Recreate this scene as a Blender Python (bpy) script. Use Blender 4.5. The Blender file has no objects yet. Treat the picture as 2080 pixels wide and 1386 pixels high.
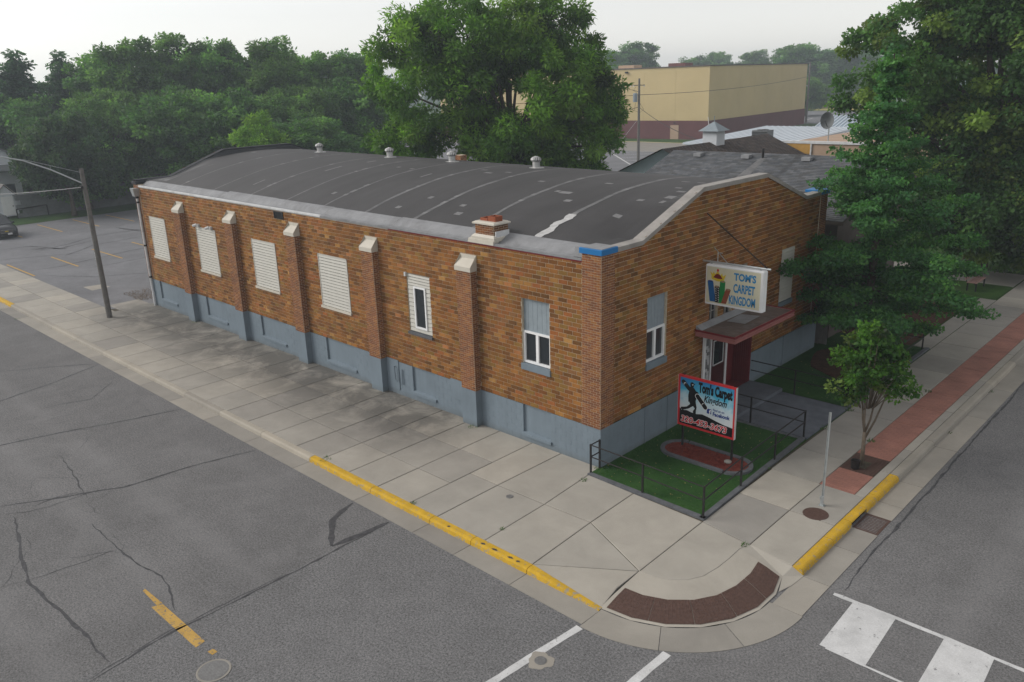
import bpy, math, random
import numpy as np
from mathutils import Vector, Matrix

random.seed(7)
RNG = np.random.default_rng(7)
scene = bpy.context.scene
COL = scene.collection
R = math.radians

# ------------------------------------------------------------------ camera
CAM = Vector((12.872, -16.550, 10.555))
FWD = Vector((-0.66599968, 0.68054512, -0.30545502))
RGT = Vector((0.72187673, 0.69118574, -0.03400367))
UPV = Vector((-0.18798512, 0.2431473, 0.95159917))
cam = bpy.data.cameras.new('camera')
cam.sensor_width = 36.0
cam.lens = 28.50
cam.clip_start = 0.1
cam.clip_end = 4000.0
cam_ob = bpy.data.objects.new('camera', cam)
COL.objects.link(cam_ob)
m = Matrix((RGT, UPV, -FWD)).transposed().to_4x4()
m.translation = CAM
cam_ob.matrix_world = m
scene.camera = cam_ob

# ------------------------------------------------------------------ sky, sun, exposure
SUN_ELEV = R(33)
SUN_AZ = R(216)          # direction towards the sun, measured from +x counter-clockwise
world = bpy.data.worlds.new('World')
scene.world = world
world.use_nodes = True
wn = world.node_tree
bg = wn.nodes['Background']
sky = wn.nodes.new('ShaderNodeTexSky')
sky.sky_type = 'NISHITA'
sky.sun_disc = False
sky.sun_elevation = SUN_ELEV
sky.sun_rotation = R(90) - SUN_AZ
sky.altitude = 300
sky.air_density = 1.0
sky.dust_density = 0.7
sky.ozone_density = 1.0
hs = wn.nodes.new('ShaderNodeHueSaturation')
hs.inputs['Saturation'].default_value = 0.22; hs.inputs['Value'].default_value = 1.72
wn.links.new(sky.outputs['Color'], hs.inputs['Color'])
veil = wn.nodes.new('ShaderNodeMix'); veil.data_type = 'RGBA'      # even white summer overcast over the clear-sky model
veil.inputs[0].default_value = 0.3
wn.links.new(hs.outputs['Color'], veil.inputs[6])
veil.inputs[7].default_value = (9.8, 9.0, 8.2, 1)
wn.links.new(veil.outputs[2], bg.inputs['Color'])
bg.inputs['Strength'].default_value = 0.10
sun = bpy.data.lights.new('sun', 'SUN')
sun.energy = 2.6
sun.angle = R(34)
sun.color = (1.0, 0.95, 0.88)
sun_ob = bpy.data.objects.new('sun', sun)
COL.objects.link(sun_ob)
to_sun = Vector((math.cos(SUN_ELEV) * math.cos(SUN_AZ), math.cos(SUN_ELEV) * math.sin(SUN_AZ), math.sin(SUN_ELEV)))
sun_ob.rotation_euler = (-to_sun).to_track_quat('-Z', 'Y').to_euler()
sun_ob.location = (-20, -30, 40)
scene.view_settings.view_transform = 'Standard'
scene.view_settings.look = 'None'
scene.view_settings.gamma = 1.0
scene.view_settings.exposure = 0.02
scene.view_settings.use_curve_mapping = False
scene.render.engine = 'CYCLES'
scene.cycles.use_denoising = True
scene.cycles.max_bounces = 6
scene.cycles.transparent_max_bounces = 6
scene.cycles.volume_bounces = 0

# ------------------------------------------------------------------ helpers
class MB:
    """collects verts/faces (and a colour per face) for one mesh object"""
    def __init__(s):
        s.v = []; s.f = []; s.c = []; s.col = None
    def face(s, pts):
        n = len(s.v); s.v.extend([tuple(p) for p in pts]); s.f.append(tuple(range(n, n + len(pts)))); s.c.append(s.col)
    def mesh(s, verts, faces):
        n = len(s.v); s.v.extend([tuple(p) for p in verts])
        for q in faces:
            s.f.append(tuple(n + i for i in q)); s.c.append(s.col)
    def hexa(s, p):      # 8 corners: bottom 0-3 ccw, top 4-7
        s.mesh(p, [(3, 2, 1, 0), (4, 5, 6, 7), (0, 1, 5, 4), (1, 2, 6, 5), (2, 3, 7, 6), (3, 0, 4, 7)])
    def box(s, x0, x1, y0, y1, z0, z1):
        s.hexa([(x0, y0, z0), (x1, y0, z0), (x1, y1, z0), (x0, y1, z0), (x0, y0, z1), (x1, y0, z1), (x1, y1, z1), (x0, y1, z1)])
    def cbox(s, x0, x1, y0, y1, z0, z1, b):   # box with all edges chamfered on top / sides
        s.prism([(x0 + b, y0), (x1 - b, y0), (x1, y0 + b), (x1, y1 - b), (x1 - b, y1), (x0 + b, y1), (x0, y1 - b), (x0, y0 + b)], z0, z1 - b)
        s.frustum([(x0 + b, y0), (x1 - b, y0), (x1, y0 + b), (x1, y1 - b), (x1 - b, y1), (x0 + b, y1), (x0, y1 - b), (x0, y0 + b)],
                  [(x0 + b, y0 + b), (x1 - b, y0 + b), (x1 - b, y0 + b), (x1 - b, y1 - b), (x1 - b, y1 - b), (x0 + b, y1 - b), (x0 + b, y1 - b), (x0 + b, y0 + b)], z1 - b, z1)
    def prism(s, poly, z0, z1):
        n = len(poly)
        s.mesh([(x, y, z0) for x, y in poly] + [(x, y, z1) for x, y in poly],
               [tuple(range(n - 1, -1, -1)), tuple(range(n, 2 * n))] + [(i, (i + 1) % n, n + (i + 1) % n, n + i) for i in range(n)])
    def frustum(s, pa, pb, z0, z1):
        n = len(pa)
        s.mesh([(x, y, z0) for x, y in pa] + [(x, y, z1) for x, y in pb],
               [tuple(range(n, 2 * n))] + [(i, (i + 1) % n, n + (i + 1) % n, n + i) for i in range(n)])
    def extrude(s, poly3, d):   # planar polygon pushed along d
        n = len(poly3); d = Vector(d)
        s.mesh([Vector(p) for p in poly3] + [Vector(p) + d for p in poly3],
               [tuple(range(n - 1, -1, -1)), tuple(range(n, 2 * n))] + [(i, (i + 1) % n, n + (i + 1) % n, n + i) for i in range(n)])
    def tube(s, pts, rad, n=8, cap=True):
        pts = [Vector(p) for p in pts]
        if not hasattr(rad, '__len__'): rad = [rad] * len(pts)
        rings = []; prev = None
        for i, p in enumerate(pts):
            t = (pts[min(i + 1, len(pts) - 1)] - pts[max(i - 1, 0)])
            t = t.normalized() if t.length > 1e-9 else Vector((0, 0, 1))
            a = prev if prev is not None else (Vector((0, 0, 1)) if abs(t.z) < 0.9 else Vector((1, 0, 0)))
            a = a - t * a.dot(t)
            if a.length < 1e-6: a = t.orthogonal()
            a.normalize(); b = t.cross(a); prev = a
            rings.append([p + (a * math.cos(2 * math.pi * k / n) + b * math.sin(2 * math.pi * k / n)) * rad[i] for k in range(n)])
        vs = [q for r_ in rings for q in r_]; fs = []
        for i in range(len(rings) - 1):
            for k in range(n):
                fs.append((i * n + k, i * n + (k + 1) % n, (i + 1) * n + (k + 1) % n, (i + 1) * n + k))
        if cap:
            fs.append(tuple(range(n - 1, -1, -1))); fs.append(tuple((len(rings) - 1) * n + k for k in range(n)))
        s.mesh(vs, fs)
    def lathe(s, prof, c, n=16, axis='z'):
        vs = []; fs = []
        for r_, z in prof:
            for k in range(n):
                a = 2 * math.pi * k / n
                if axis == 'z': vs.append((c[0] + r_ * math.cos(a), c[1] + r_ * math.sin(a), c[2] + z))
                elif axis == 'y': vs.append((c[0] + r_ * math.cos(a), c[1] + z, c[2] + r_ * math.sin(a)))
                else: vs.append((c[0] + z, c[1] + r_ * math.cos(a), c[2] + r_ * math.sin(a)))
        for i in range(len(prof) - 1):
            for k in range(n):
                fs.append((i * n + k, i * n + (k + 1) % n, (i + 1) * n + (k + 1) % n, (i + 1) * n + k))
        fs.append(tuple(range(n - 1, -1, -1))); fs.append(tuple((len(prof) - 1) * n + k for k in range(n)))
        s.mesh(vs, fs)
    def data(s, name):
        me = bpy.data.meshes.new(name)
        me.from_pydata(s.v, [], s.f)
        if any(c is not None for c in s.c):
            at = me.color_attributes.new('Col', 'FLOAT_COLOR', 'CORNER')
            arr = []
            for fc, c in zip(s.f, s.c):
                arr.extend((tuple(c or (1, 1, 1)) + (1.0,)) * len(fc))
            at.data.foreach_set('color', arr)
        return me
    def build(s, name, mat, parent=None, smooth=False, world=True):
        me = s.data(name)
        return link(name, me, mat, parent, smooth, world)

def link(name, me, mat, parent=None, smooth=False, world=True):
    o = bpy.data.objects.new(name, me)
    COL.objects.link(o)
    if mat is not None and len(me.materials) == 0: me.materials.append(mat)
    if smooth:
        me.polygons.foreach_set('use_smooth', [True] * len(me.polygons))
    if parent is not None:
        o.parent = parent
        if world and parent.type == 'EMPTY' and not parent.get('_local'):
            o.matrix_parent_inverse = Matrix.Translation(parent.location).inverted()
    return o

def smooth_by_angle(o, ang=40):
    me = o.data
    me.polygons.foreach_set('use_smooth', [True] * len(me.polygons))
    try: me.set_sharp_from_angle(angle=R(ang))
    except Exception: pass

def tag(o, label=None, cat=None, group=None, kind=None):
    if label: o['label'] = label
    if cat: o['category'] = cat
    if group: o['group'] = group
    if kind: o['kind'] = kind
    return o

def thing(name, label, cat, loc=(0, 0, 0), group=None, local=False):
    o = bpy.data.objects.new(name, None)
    o.empty_display_size = 0.2
    COL.objects.link(o); o.location = loc
    if local: o['_local'] = 1
    return tag(o, label, cat, group)

def structure(o): o['kind'] = 'structure'; return o
def stuff(o): o['kind'] = 'stuff'; return o

def copy_tree(o, parent=None):
    c = o.copy(); COL.objects.link(c)
    if parent is not None: c.parent = parent
    for ch in list(o.children): copy_tree(ch, c)
    return c

# ------------------------------------------------------------------ materials
def _nt(name):
    mt = bpy.data.materials.new(name); mt.use_nodes = True
    return mt, mt.node_tree, mt.node_tree.nodes['Principled BSDF']

def noise(nt, scale, detail=4, rough=0.6, vec=None, dist=0.0):
    n = nt.nodes.new('ShaderNodeTexNoise'); n.inputs['Scale'].default_value = scale
    n.inputs['Detail'].default_value = detail; n.inputs['Roughness'].default_value = rough
    n.inputs['Distortion'].default_value = dist
    if vec is not None: nt.links.new(vec, n.inputs['Vector'])
    return n.outputs['Fac']

def ramp(nt, fac, stops):
    r_ = nt.nodes.new('ShaderNodeValToRGB'); el = r_.color_ramp.elements
    while len(el) < len(stops): el.new(0.5)
    for e, (p, c) in zip(el, stops):
        e.position = p; e.color = (c, c, c, 1) if not hasattr(c, '__len__') else tuple(c) + (1,)
    nt.links.new(fac, r_.inputs['Fac']); return r_.outputs['Color']

def mix(nt, fac, a, b, mode='MIX'):
    n = nt.nodes.new('ShaderNodeMix'); n.data_type = 'RGBA'; n.blend_type = mode
    for sock, val in ((n.inputs[0], fac), (n.inputs[6], a), (n.inputs[7], b)):
        if hasattr(val, 'is_linked') or hasattr(val, 'links'): nt.links.new(val, sock)
        elif hasattr(val, '__len__'): sock.default_value = tuple(val) + (1,) if len(val) == 3 else val
        else: sock.default_value = val
    return n.outputs[2]

def bump(nt, b, h, strength=0.3, dist=0.01):
    n = nt.nodes.new('ShaderNodeBump'); n.inputs['Strength'].default_value = strength
    n.inputs['Distance'].default_value = dist
    nt.links.new(h, n.inputs['Height']); nt.links.new(n.outputs['Normal'], b.inputs['Normal'])

def wpos(nt):
    return nt.nodes.new('ShaderNodeNewGeometry').outputs['Position']

def sepxyz(nt, v):
    n = nt.nodes.new('ShaderNodeSeparateXYZ'); nt.links.new(v, n.inputs[0]); return n.outputs

def maprange(nt, v, a, b, c=0.0, d=1.0):
    n = nt.nodes.new('ShaderNodeMapRange'); n.clamp = True
    nt.links.new(v, n.inputs[0])
    for i, x in enumerate((a, b, c, d)): n.inputs[i + 1].default_value = x
    return n.outputs[0]

def math_(nt, op, a, b=0.0):
    n = nt.nodes.new('ShaderNodeMath'); n.operation = op
    for i, x in enumerate((a, b)):
        if hasattr(x, 'links'): nt.links.new(x, n.inputs[i])
        else: n.inputs[i].default_value = x
    return n.outputs[0]

def mat(name, c, rough=0.7, var=0.12, scale=3.0, bmp=0.0, bscale=60.0, metal=0.0, spec=0.15, dirt=None):
    """plain paint/stone/metal: base colour with blotchy variation, fine grain and optional relief"""
    mt, nt, b = _nt(name)
    v = wpos(nt)
    if var > 0:
        f = noise(nt, scale, 5, 0.65, v)
        lo = tuple(x * (1 - var) for x in c); hi = tuple(min(1, x * (1 + var)) for x in c)
        colr = ramp(nt, f, [(0.3, lo), (0.7, hi)])
        if dirt:
            f2 = noise(nt, scale * 0.6, 6, 0.7, v, 0.6)
            colr = mix(nt, ramp(nt, f2, [(0.5, 0.0), (0.72, 0.8)]), colr, dirt)
        nt.links.new(colr, b.inputs['Base Color'])
    else:
        b.inputs['Base Color'].default_value = tuple(c) + (1,)
    b.inputs['Roughness'].default_value = rough
    b.inputs['Metallic'].default_value = metal
    b.inputs['Specular IOR Level'].default_value = spec
    if bmp > 0: bump(nt, b, noise(nt, bscale, 4, 0.6, v), bmp, 0.01)
    return mt

def mat_attr(name, rough=0.8, grain=0.18, scale=40.0, bmp=0.25, spec=0.25):
    """masonry: the colour of each piece comes from its mesh, with fired-clay grain over it"""
    mt, nt, b = _nt(name)
    at = nt.nodes.new('ShaderNodeAttribute'); at.attribute_name = 'Col'
    v = wpos(nt)
    f = noise(nt, scale, 4, 0.7, v)
    g = ramp(nt, f, [(0.25, 1 - grain), (0.75, 1 + grain)])
    f3 = noise(nt, 0.55, 5, 0.6, v, 0.5)
    g3 = ramp(nt, f3, [(0.3, 0.84), (0.7, 1.12)])
    c = mix(nt, 1.0, at.outputs['Color'], g, 'MULTIPLY'); c = mix(nt, 1.0, c, g3, 'MULTIPLY')
    mp = nt.nodes.new('ShaderNodeMapping'); mp.inputs['Scale'].default_value = (3.5, 3.5, .22); nt.links.new(v, mp.inputs['Vector'])
    c = mix(nt, 1.0, c, ramp(nt, noise(nt, 1.0, 6, .7, mp.outputs[0]), [(.28, .80), (.6, 1.06)]), 'MULTIPLY')      # rain streaks
    p3 = sepxyz(nt, v)
    soot = math_(nt, 'MULTIPLY', maprange(nt, math_(nt, 'ABSOLUTE', math_(nt, 'ADD', p3[0], 3.98)), .04, .20, .75, 0.0), maprange(nt, p3[2], 4.7, 5.5, 0.0, 1.0))
    c = mix(nt, math_(nt, 'MULTIPLY', soot, noise(nt, 4.0, 5, .7, v)), c, (.03, .028, .025))                           # run-off below the chimney
    nt.links.new(c, b.inputs['Base Color'])
    b.inputs['Roughness'].default_value = rough; b.inputs['Specular IOR Level'].default_value = spec
    bump(nt, b, noise(nt, 90, 3, 0.6, v), bmp, 0.006)
    return mt

def mat_leaf(name, transl=0.5, rough=0.55):
    mt, nt, b = _nt(name)
    at = nt.nodes.new('ShaderNodeAttribute'); at.attribute_name = 'Col'
    nt.links.new(at.outputs['Color'], b.inputs['Base Color'])
    b.inputs['Roughness'].default_value = rough; b.inputs['Specular IOR Level'].default_value = 0.25
    tr = nt.nodes.new('ShaderNodeBsdfTranslucent')
    c2 = mix(nt, 1.0, at.outputs['Color'], (1.25, 1.35, 0.7), 'MULTIPLY')
    nt.links.new(c2, tr.inputs['Color'])
    ms = nt.nodes.new('ShaderNodeMixShader'); ms.inputs[0].default_value = transl
    nt.links.new(b.outputs[0], ms.inputs[1]); nt.links.new(tr.outputs[0], ms.inputs[2])
    nt.links.new(ms.outputs[0], nt.nodes['Material Output'].inputs['Surface'])
    return mt

def mat_glass(name, tint=(0.02, 0.025, 0.03)):
    mt, nt, b = _nt(name)
    b.inputs['Base Color'].default_value = tuple(tint) + (1,)
    b.inputs['Roughness'].default_value = 0.06; b.inputs['Specular IOR Level'].default_value = 0.7
    f = noise(nt, 1.5, 2, 0.5, wpos(nt)); bump(nt, b, f, 0.03, 0.02)
    return mt

def mat_asphalt(name, base, speck=0.8, patch=0.12, wheel=None):
    mt, nt, b = _nt(name); v = wpos(nt)
    f1 = noise(nt, 0.22, 5, 0.6, v, 0.4); f2 = noise(nt, 22, 6, 0.9, v); f3 = noise(nt, 1.7, 6, 0.7, v)
    c = ramp(nt, f1, [(0.3, tuple(x * (1 - patch) for x in base)), (0.7, tuple(x * (1 + patch) for x in base))])
    c = mix(nt, 1.0, c, ramp(nt, f2, [(0.32, 1 - speck), (0.5, 1.0), (0.68, 1 + speck)]), 'MULTIPLY')
    c = mix(nt, 1.0, c, ramp(nt, f3, [(0.3, 0.9), (0.75, 1.1)]), 'MULTIPLY')
    # oil-darkened spots and dusty pale drifts
    c = mix(nt, ramp(nt, noise(nt, 0.9, 4, 0.6, v, 1.0), [(0.63, 0.0), (0.8, 0.35)]), c, tuple(x * 0.45 for x in base))
    c = mix(nt, ramp(nt, noise(nt, 0.35, 5, 0.6, v, 0.8), [(0.58, 0.0), (0.8, 0.4)]), c, tuple(min(1, x * 1.6) for x in base))
    # polished wheel tracks that run along the street
    xyz = sepxyz(nt, v)
    if wheel:
        for axis, pos, w in wheel:
            d = math_(nt, 'ABSOLUTE', math_(nt, 'SUBTRACT', xyz[axis], pos))
            k = maprange(nt, d, 0.0, w, 0.4, 0.0)
            k = math_(nt, 'MULTIPLY', k, noise(nt, 0.4, 3, 0.6, v))
            c = mix(nt, k, c, tuple(min(1, x * 1.7) for x in base))
    nt.links.new(c, b.inputs['Base Color'])
    b.inputs['Roughness'].default_value = 0.9; b.inputs['Specular IOR Level'].default_value = 0.15
    bump(nt, b, f2, 0.5, 0.006)
    return mt

def mat_concrete(name, base, stain=None):
    mt, nt, b = _nt(name); v = wpos(nt)
    oi = nt.nodes.new('ShaderNodeObjectInfo')
    f1 = noise(nt, 0.8, 6, 0.65, v, 0.3); f2 = noise(nt, 120, 3, 0.7, v)
    c = ramp(nt, f1, [(0.28, tuple(x * 0.86 for x in base)), (0.72, tuple(min(1, x * 1.12) for x in base))])
    c = mix(nt, 1.0, c, ramp(nt, oi.outputs['Random'], [(0.0, (0.82, 0.82, 0.83)), (0.5, (0.98, 0.98, 0.97)), (1.0, (1.12, 1.10, 1.06))]), 'MULTIPLY')
    c = mix(nt, 1.0, c, ramp(nt, f2, [(0.3, 0.9), (0.7, 1.08)]), 'MULTIPLY')
    if stain:
        # mildew and soot that collected on the slabs beside the wall: blotchy, strongest on the building side
        xyz = sepxyz(nt, v)
        near = maprange(nt, xyz[1], -4.3, -1.6, 0.0, 1.0)
        alongx = maprange(nt, xyz[0], -3.6, -6.5, 0.0, 1.0)
        blot = ramp(nt, noise(nt, 0.7, 7, 0.72, v, 0.5), [(0.27, 0.0), (0.54, 1.0)])
        k = math_(nt, 'MULTIPLY', math_(nt, 'MULTIPLY', near, alongx), blot)
        far = maprange(nt, xyz[0], -33.0, -28.5, 0.0, 1.0)
        k = math_(nt, 'MULTIPLY', math_(nt, 'MULTIPLY', k, far), 0.78)
        c = mix(nt, k, c, stain)
        # a few lighter speckled stains elsewhere
        c = mix(nt, ramp(nt, noise(nt, 1.4, 6, 0.7, v, 0.8), [(0.64, 0.0), (0.8, 0.35)]), c, tuple(x * 0.6 for x in base))
    rust = ramp(nt, noise(nt, 0.45, 6, 0.7, v, 1.5), [(0.70, 0.0), (0.84, 0.4)])
    c = mix(nt, rust, c, (0.36, 0.22, 0.12))
    nt.links.new(c, b.inputs['Base Color'])
    b.inputs['Roughness'].default_value = 0.85; b.inputs['Specular IOR Level'].default_value = 0.25
    bump(nt, b, f2, 0.2, 0.004)
    return mt

def mat_ground(name, stops, s1=2.0, s2=60.0, bmp=0.6):
    mt, nt, b = _nt(name); v = wpos(nt)
    f = noise(nt, s1, 6, 0.7, v, 0.3); c = ramp(nt, f, stops)
    c = mix(nt, 1.0, c, ramp(nt, noise(nt, s2, 3, 0.7, v), [(0.3, 0.6), (0.7, 1.4)]), 'MULTIPLY')
    nt.links.new(c, b.inputs['Base Color']); b.inputs['Roughness'].default_value = 0.9
    b.inputs['Specular IOR Level'].default_value = 0.15
    bump(nt, b, noise(nt, s2, 3, 0.7, v), bmp, 0.02)
    return mt

M = {}
M['road'] = mat_asphalt('asphalt_road', (0.140, 0.139, 0.141), wheel=[(1, -9.2, 0.5), (1, -10.9, 0.5), (1, -13.6, 0.5), (0, 9.6, 0.5), (0, 11.4, 0.5)])
M['lot'] = mat_asphalt('asphalt_lot', (0.165, 0.167, 0.178), 0.3, 0.14)
M['newasphalt'] = mat_asphalt('asphalt_intersection', (0.145, 0.145, 0.148), 0.95, 0.08)
M['tar'] = mat('crack_tar', (0.058, 0.058, 0.062), 0.6, 0.4, 8.0)
M['concrete'] = mat_concrete('sidewalk_concrete', (0.315, 0.299, 0.270), (0.062, 0.061, 0.058))
M['kerb'] = mat_concrete('kerb_concrete', (0.31, 0.288, 0.25), (0.2, 0.19, 0.17))
M['gutter'] = mat_concrete('gutter_concrete', (0.27, 0.255, 0.23), (0.18, 0.17, 0.15))
M['dirt'] = mat_ground('joint_dirt', [(0.3, (0.05, 0.045, 0.035)), (0.7, (0.10, 0.085, 0.06))], 3, 40)
def mat_chipped(name, paint, under, thr=.60, scale=9.0):
    mt, nt, b = _nt(name); v = wpos(nt)
    f = noise(nt, 2.2, 5, .6, v); c = ramp(nt, f, [(.3, tuple(x * .80 for x in paint)), (.7, tuple(min(1, x * 1.08) for x in paint))])
    f2 = noise(nt, 30, 4, .7, v); c = mix(nt, 1.0, c, ramp(nt, f2, [(.3, .86), (.7, 1.08)]), 'MULTIPLY')
    z = sepxyz(nt, v)[2]
    low = maprange(nt, z, -.03, -.13, 0.0, .07)
    ch = ramp(nt, math_(nt, 'ADD', noise(nt, scale, 6, .75, v, .4), low), [(thr, 0.0), (thr + .05, 1.0)])
    c = mix(nt, ch, c, under); nt.links.new(c, b.inputs['Base Color'])
    b.inputs['Roughness'].default_value = .8; b.inputs['Specular IOR Level'].default_value = .12; bump(nt, b, f2, .3, .004)
    return mt
M['yellow'] = mat_chipped('yellow_kerb_paint_worn', (0.53, 0.33, 0.032), (0.27, 0.245, 0.20), .575)
M['yellowline'] = mat_chipped('worn_yellow_line', (0.47, 0.30, 0.085), (0.15, 0.148, 0.145), .63, 13.0)
M['whiteline'] = mat_chipped('worn_white_line', (0.56, 0.565, 0.57), (0.18, 0.18, 0.185), .68, 7.0)
def mat_streak(name, base):
    mt, nt, b = _nt(name); v = wpos(nt)
    mp = nt.nodes.new('ShaderNodeMapping'); mp.inputs['Scale'].default_value = (5.0, 5.0, .35); nt.links.new(v, mp.inputs['Vector'])
    c = ramp(nt, noise(nt, .9, 5, .6, v), [(.3, tuple(x * .90 for x in base)), (.7, tuple(x * 1.08 for x in base))])
    c = mix(nt, 1.0, c, ramp(nt, noise(nt, 1.0, 6, .7, mp.outputs[0]), [(.3, .93), (.7, 1.05)]), 'MULTIPLY')
    c = mix(nt, ramp(nt, noise(nt, 3.2, 7, .75, v, .4), [(.66, 0.0), (.70, .55)]), c, tuple(x * .62 for x in base))
    grime = math_(nt, 'MULTIPLY', maprange(nt, sepxyz(nt, v)[2], .22, -.02, 0, .8), noise(nt, 2.4, 5, .7, v))
    c = mix(nt, grime, c, (.09, .09, .08)); nt.links.new(c, b.inputs['Base Color'])
    b.inputs['Roughness'].default_value = .75; b.inputs['Specular IOR Level'].default_value = .12; bump(nt, b, noise(nt, 45, 4, .6, v), .25, .006)
    return mt
M['bluepaint'] = mat_streak('blue_grey_masonry_paint', (0.165, 0.205, 0.240))
M['redpaver'] = None
M['grass'] = mat_ground('lawn', [(0.3, (0.022, 0.055, 0.012)), (0.7, (0.05, 0.105, 0.022))], 1.2, 45)
M['turf'] = mat_ground('green_turf', [(0.3, (0.014, 0.050, 0.011)), (0.7, (0.034, 0.088, 0.020))], 1.0, 80)
M['field'] = mat_ground('field', [(0.3, (0.05, 0.08, 0.025)), (0.7, (0.09, 0.11, 0.04))], 0.05, 3)
M['mulch'] = mat_ground('red_mulch', [(0.3, (0.10, 0.022, 0.018)), (0.7, (0.20, 0.05, 0.035))], 8, 60, 0.9)
M['brownmulch'] = mat_ground('brown_mulch', [(0.3, (0.045, 0.022, 0.014)), (0.7, (0.10, 0.05, 0.03))], 6, 50, 0.9)
M['edging'] = mat('grey_edging', (0.10, 0.105, 0.115), 0.8, 0.2, 5, 0.3)
M['walk'] = mat('grey_painted_walk', (0.105, 0.115, 0.135), 0.75, 0.22, 2.0, 0.2, 60)
M['mortar'] = mat('mortar', (0.50, 0.43, 0.33), 0.9, 0.2, 12, 0.3)
M['tile'] = mat_attr('glazed_tile_block', 0.7, 0.16, 30, spec=0.12)
M['brick'] = mat_attr('face_brick', 0.85, 0.2, 50, spec=0.1)
M['bluecap'] = mat('bright_blue_metal', (0.02, 0.145, 0.36), 0.4, 0.08, 3)
M['coping'] = mat('coping_metal', (0.27, 0.255, 0.24), 0.55, 0.18, 2.5, 0.1)
M['edgewhite'] = mat('white_edge_metal', (0.56, 0.57, 0.58), 0.5, 0.12, 2.5, dirt=(0.35, 0.35, 0.34))
M['cream'] = mat('cream_metal', (0.50, 0.47, 0.41), 0.5, 0.06, 3.0, dirt=(0.45, 0.42, 0.36))
M['white'] = mat('white_paint', (0.72, 0.73, 0.74), 0.5, 0.05, 4.0)
M['siding'] = mat('beige_siding', (0.49, 0.48, 0.44), 0.5, 0.05, 3.0)
M['greywood'] = mat('grey_board', (0.23, 0.27, 0.30), 0.7, 0.1, 6.0, 0.1)
M['membrane'] = None
M['seam'] = mat('seam_coating', (0.135, 0.135, 0.138), 0.7, 0.3, 3.0, 0.2, 30, dirt=(0.09, 0.09, 0.092))
M['patch'] = mat('patch_coating', (0.175, 0.175, 0.178), 0.7, 0.2, 8.0)
M['silver'] = mat('silver_coating', (0.42, 0.42, 0.42), 0.6, 0.2, 6.0)
M['flash'] = mat('aluminium_coating', (0.225, 0.23, 0.24), 0.55, 0.16, 2.0, 0.2, 20, dirt=(0.14, 0.14, 0.145))
M['black'] = mat('black_metal', (0.022, 0.02, 0.02), 0.5, 0.2, 5)
M['blackmem'] = mat('black_upstand', (0.03, 0.032, 0.036), 0.7, 0.2, 3)
M['galv'] = mat('galvanised_steel', (0.42, 0.45, 0.46), 0.4, 0.12, 6, metal=0.6)
M['vent'] = mat('aluminium_vent', (0.46, 0.46, 0.455), 0.35, 0.06, 5, metal=0.5)
M['rust'] = mat('rusted_iron', (0.085, 0.052, 0.043), 0.8, 0.22, 14, 0.3, 60)
M['castiron'] = mat('cast_iron', (0.19, 0.19, 0.19), 0.6, 0.2, 20, 0.3, 50, metal=0.3)
M['redmetal'] = mat('dark_red_metal', (0.155, 0.018, 0.022), 0.5, 0.12, 3)
M['pinktrim'] = mat('faded_red_trim', (0.30, 0.12, 0.11), 0.6, 0.12, 4)
M['door'] = mat('maroon_door', (0.062, 0.014, 0.016), 0.45, 0.1, 3)
M['canopyroof'] = mat('canopy_roofing', (0.115, 0.088, 0.075), 0.8, 0.3, 2.0, 0.2, dirt=(0.2, 0.19, 0.18))
M['wood'] = mat('weathered_pole', (0.135, 0.128, 0.12), 0.85, 0.2, 4, 0.4, 25)
M['bark'] = mat('bark', (0.075, 0.06, 0.047), 0.9, 0.3, 8, 0.6, 20)
M['barkpale'] = mat('young_bark', (0.13, 0.105, 0.08), 0.9, 0.25, 10, 0.4, 30)
M['leaf'] = mat_leaf('leaf')
M['glass'] = mat_glass('window_glass')
M['blind'] = mat('window_interior', (0.10, 0.11, 0.11), 0.8, 0.3, 1.0)
M['redpaint'] = mat('sign_red', (0.50, 0.03, 0.035), 0.45, 0.05, 3)
M['signcream'] = mat('sign_face_cream', (0.60, 0.58, 0.44), 0.4, 0.05, 3.0)
M['signblue'] = mat('letter_blue', (0.03, 0.22, 0.46), 0.5, 0.08, 3)
M['print_black'] = mat('print_black', (0.008, 0.008, 0.009), 0.5, 0.0)
M['print_white'] = mat('print_white', (0.72, 0.72, 0.72), 0.5, 0.0)
M['print_red'] = mat('print_red', (0.55, 0.02, 0.03), 0.5, 0.0)
M['print_navy'] = mat('print_navy', (0.02, 0.05, 0.22), 0.5, 0.0)
M['p_yellow'] = mat('print_yellow', (0.62, 0.46, 0.03), 0.5, 0.05)
M['p_darkred'] = mat('print_dark_red', (0.16, 0.012, 0.015), 0.5, 0.05)
M['p_blue'] = mat('print_blue', (0.012, 0.10, 0.28), 0.5, 0.1, 9)
M['p_green'] = mat('print_green', (0.012, 0.20, 0.05), 0.5, 0.1, 9)
M['p_brown'] = mat('print_brown', (0.24, 0.07, 0.035), 0.5, 0.1, 9)
M['p_tan'] = mat('print_tan', (0.30, 0.20, 0.12), 0.5, 0.1, 9)

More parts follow.
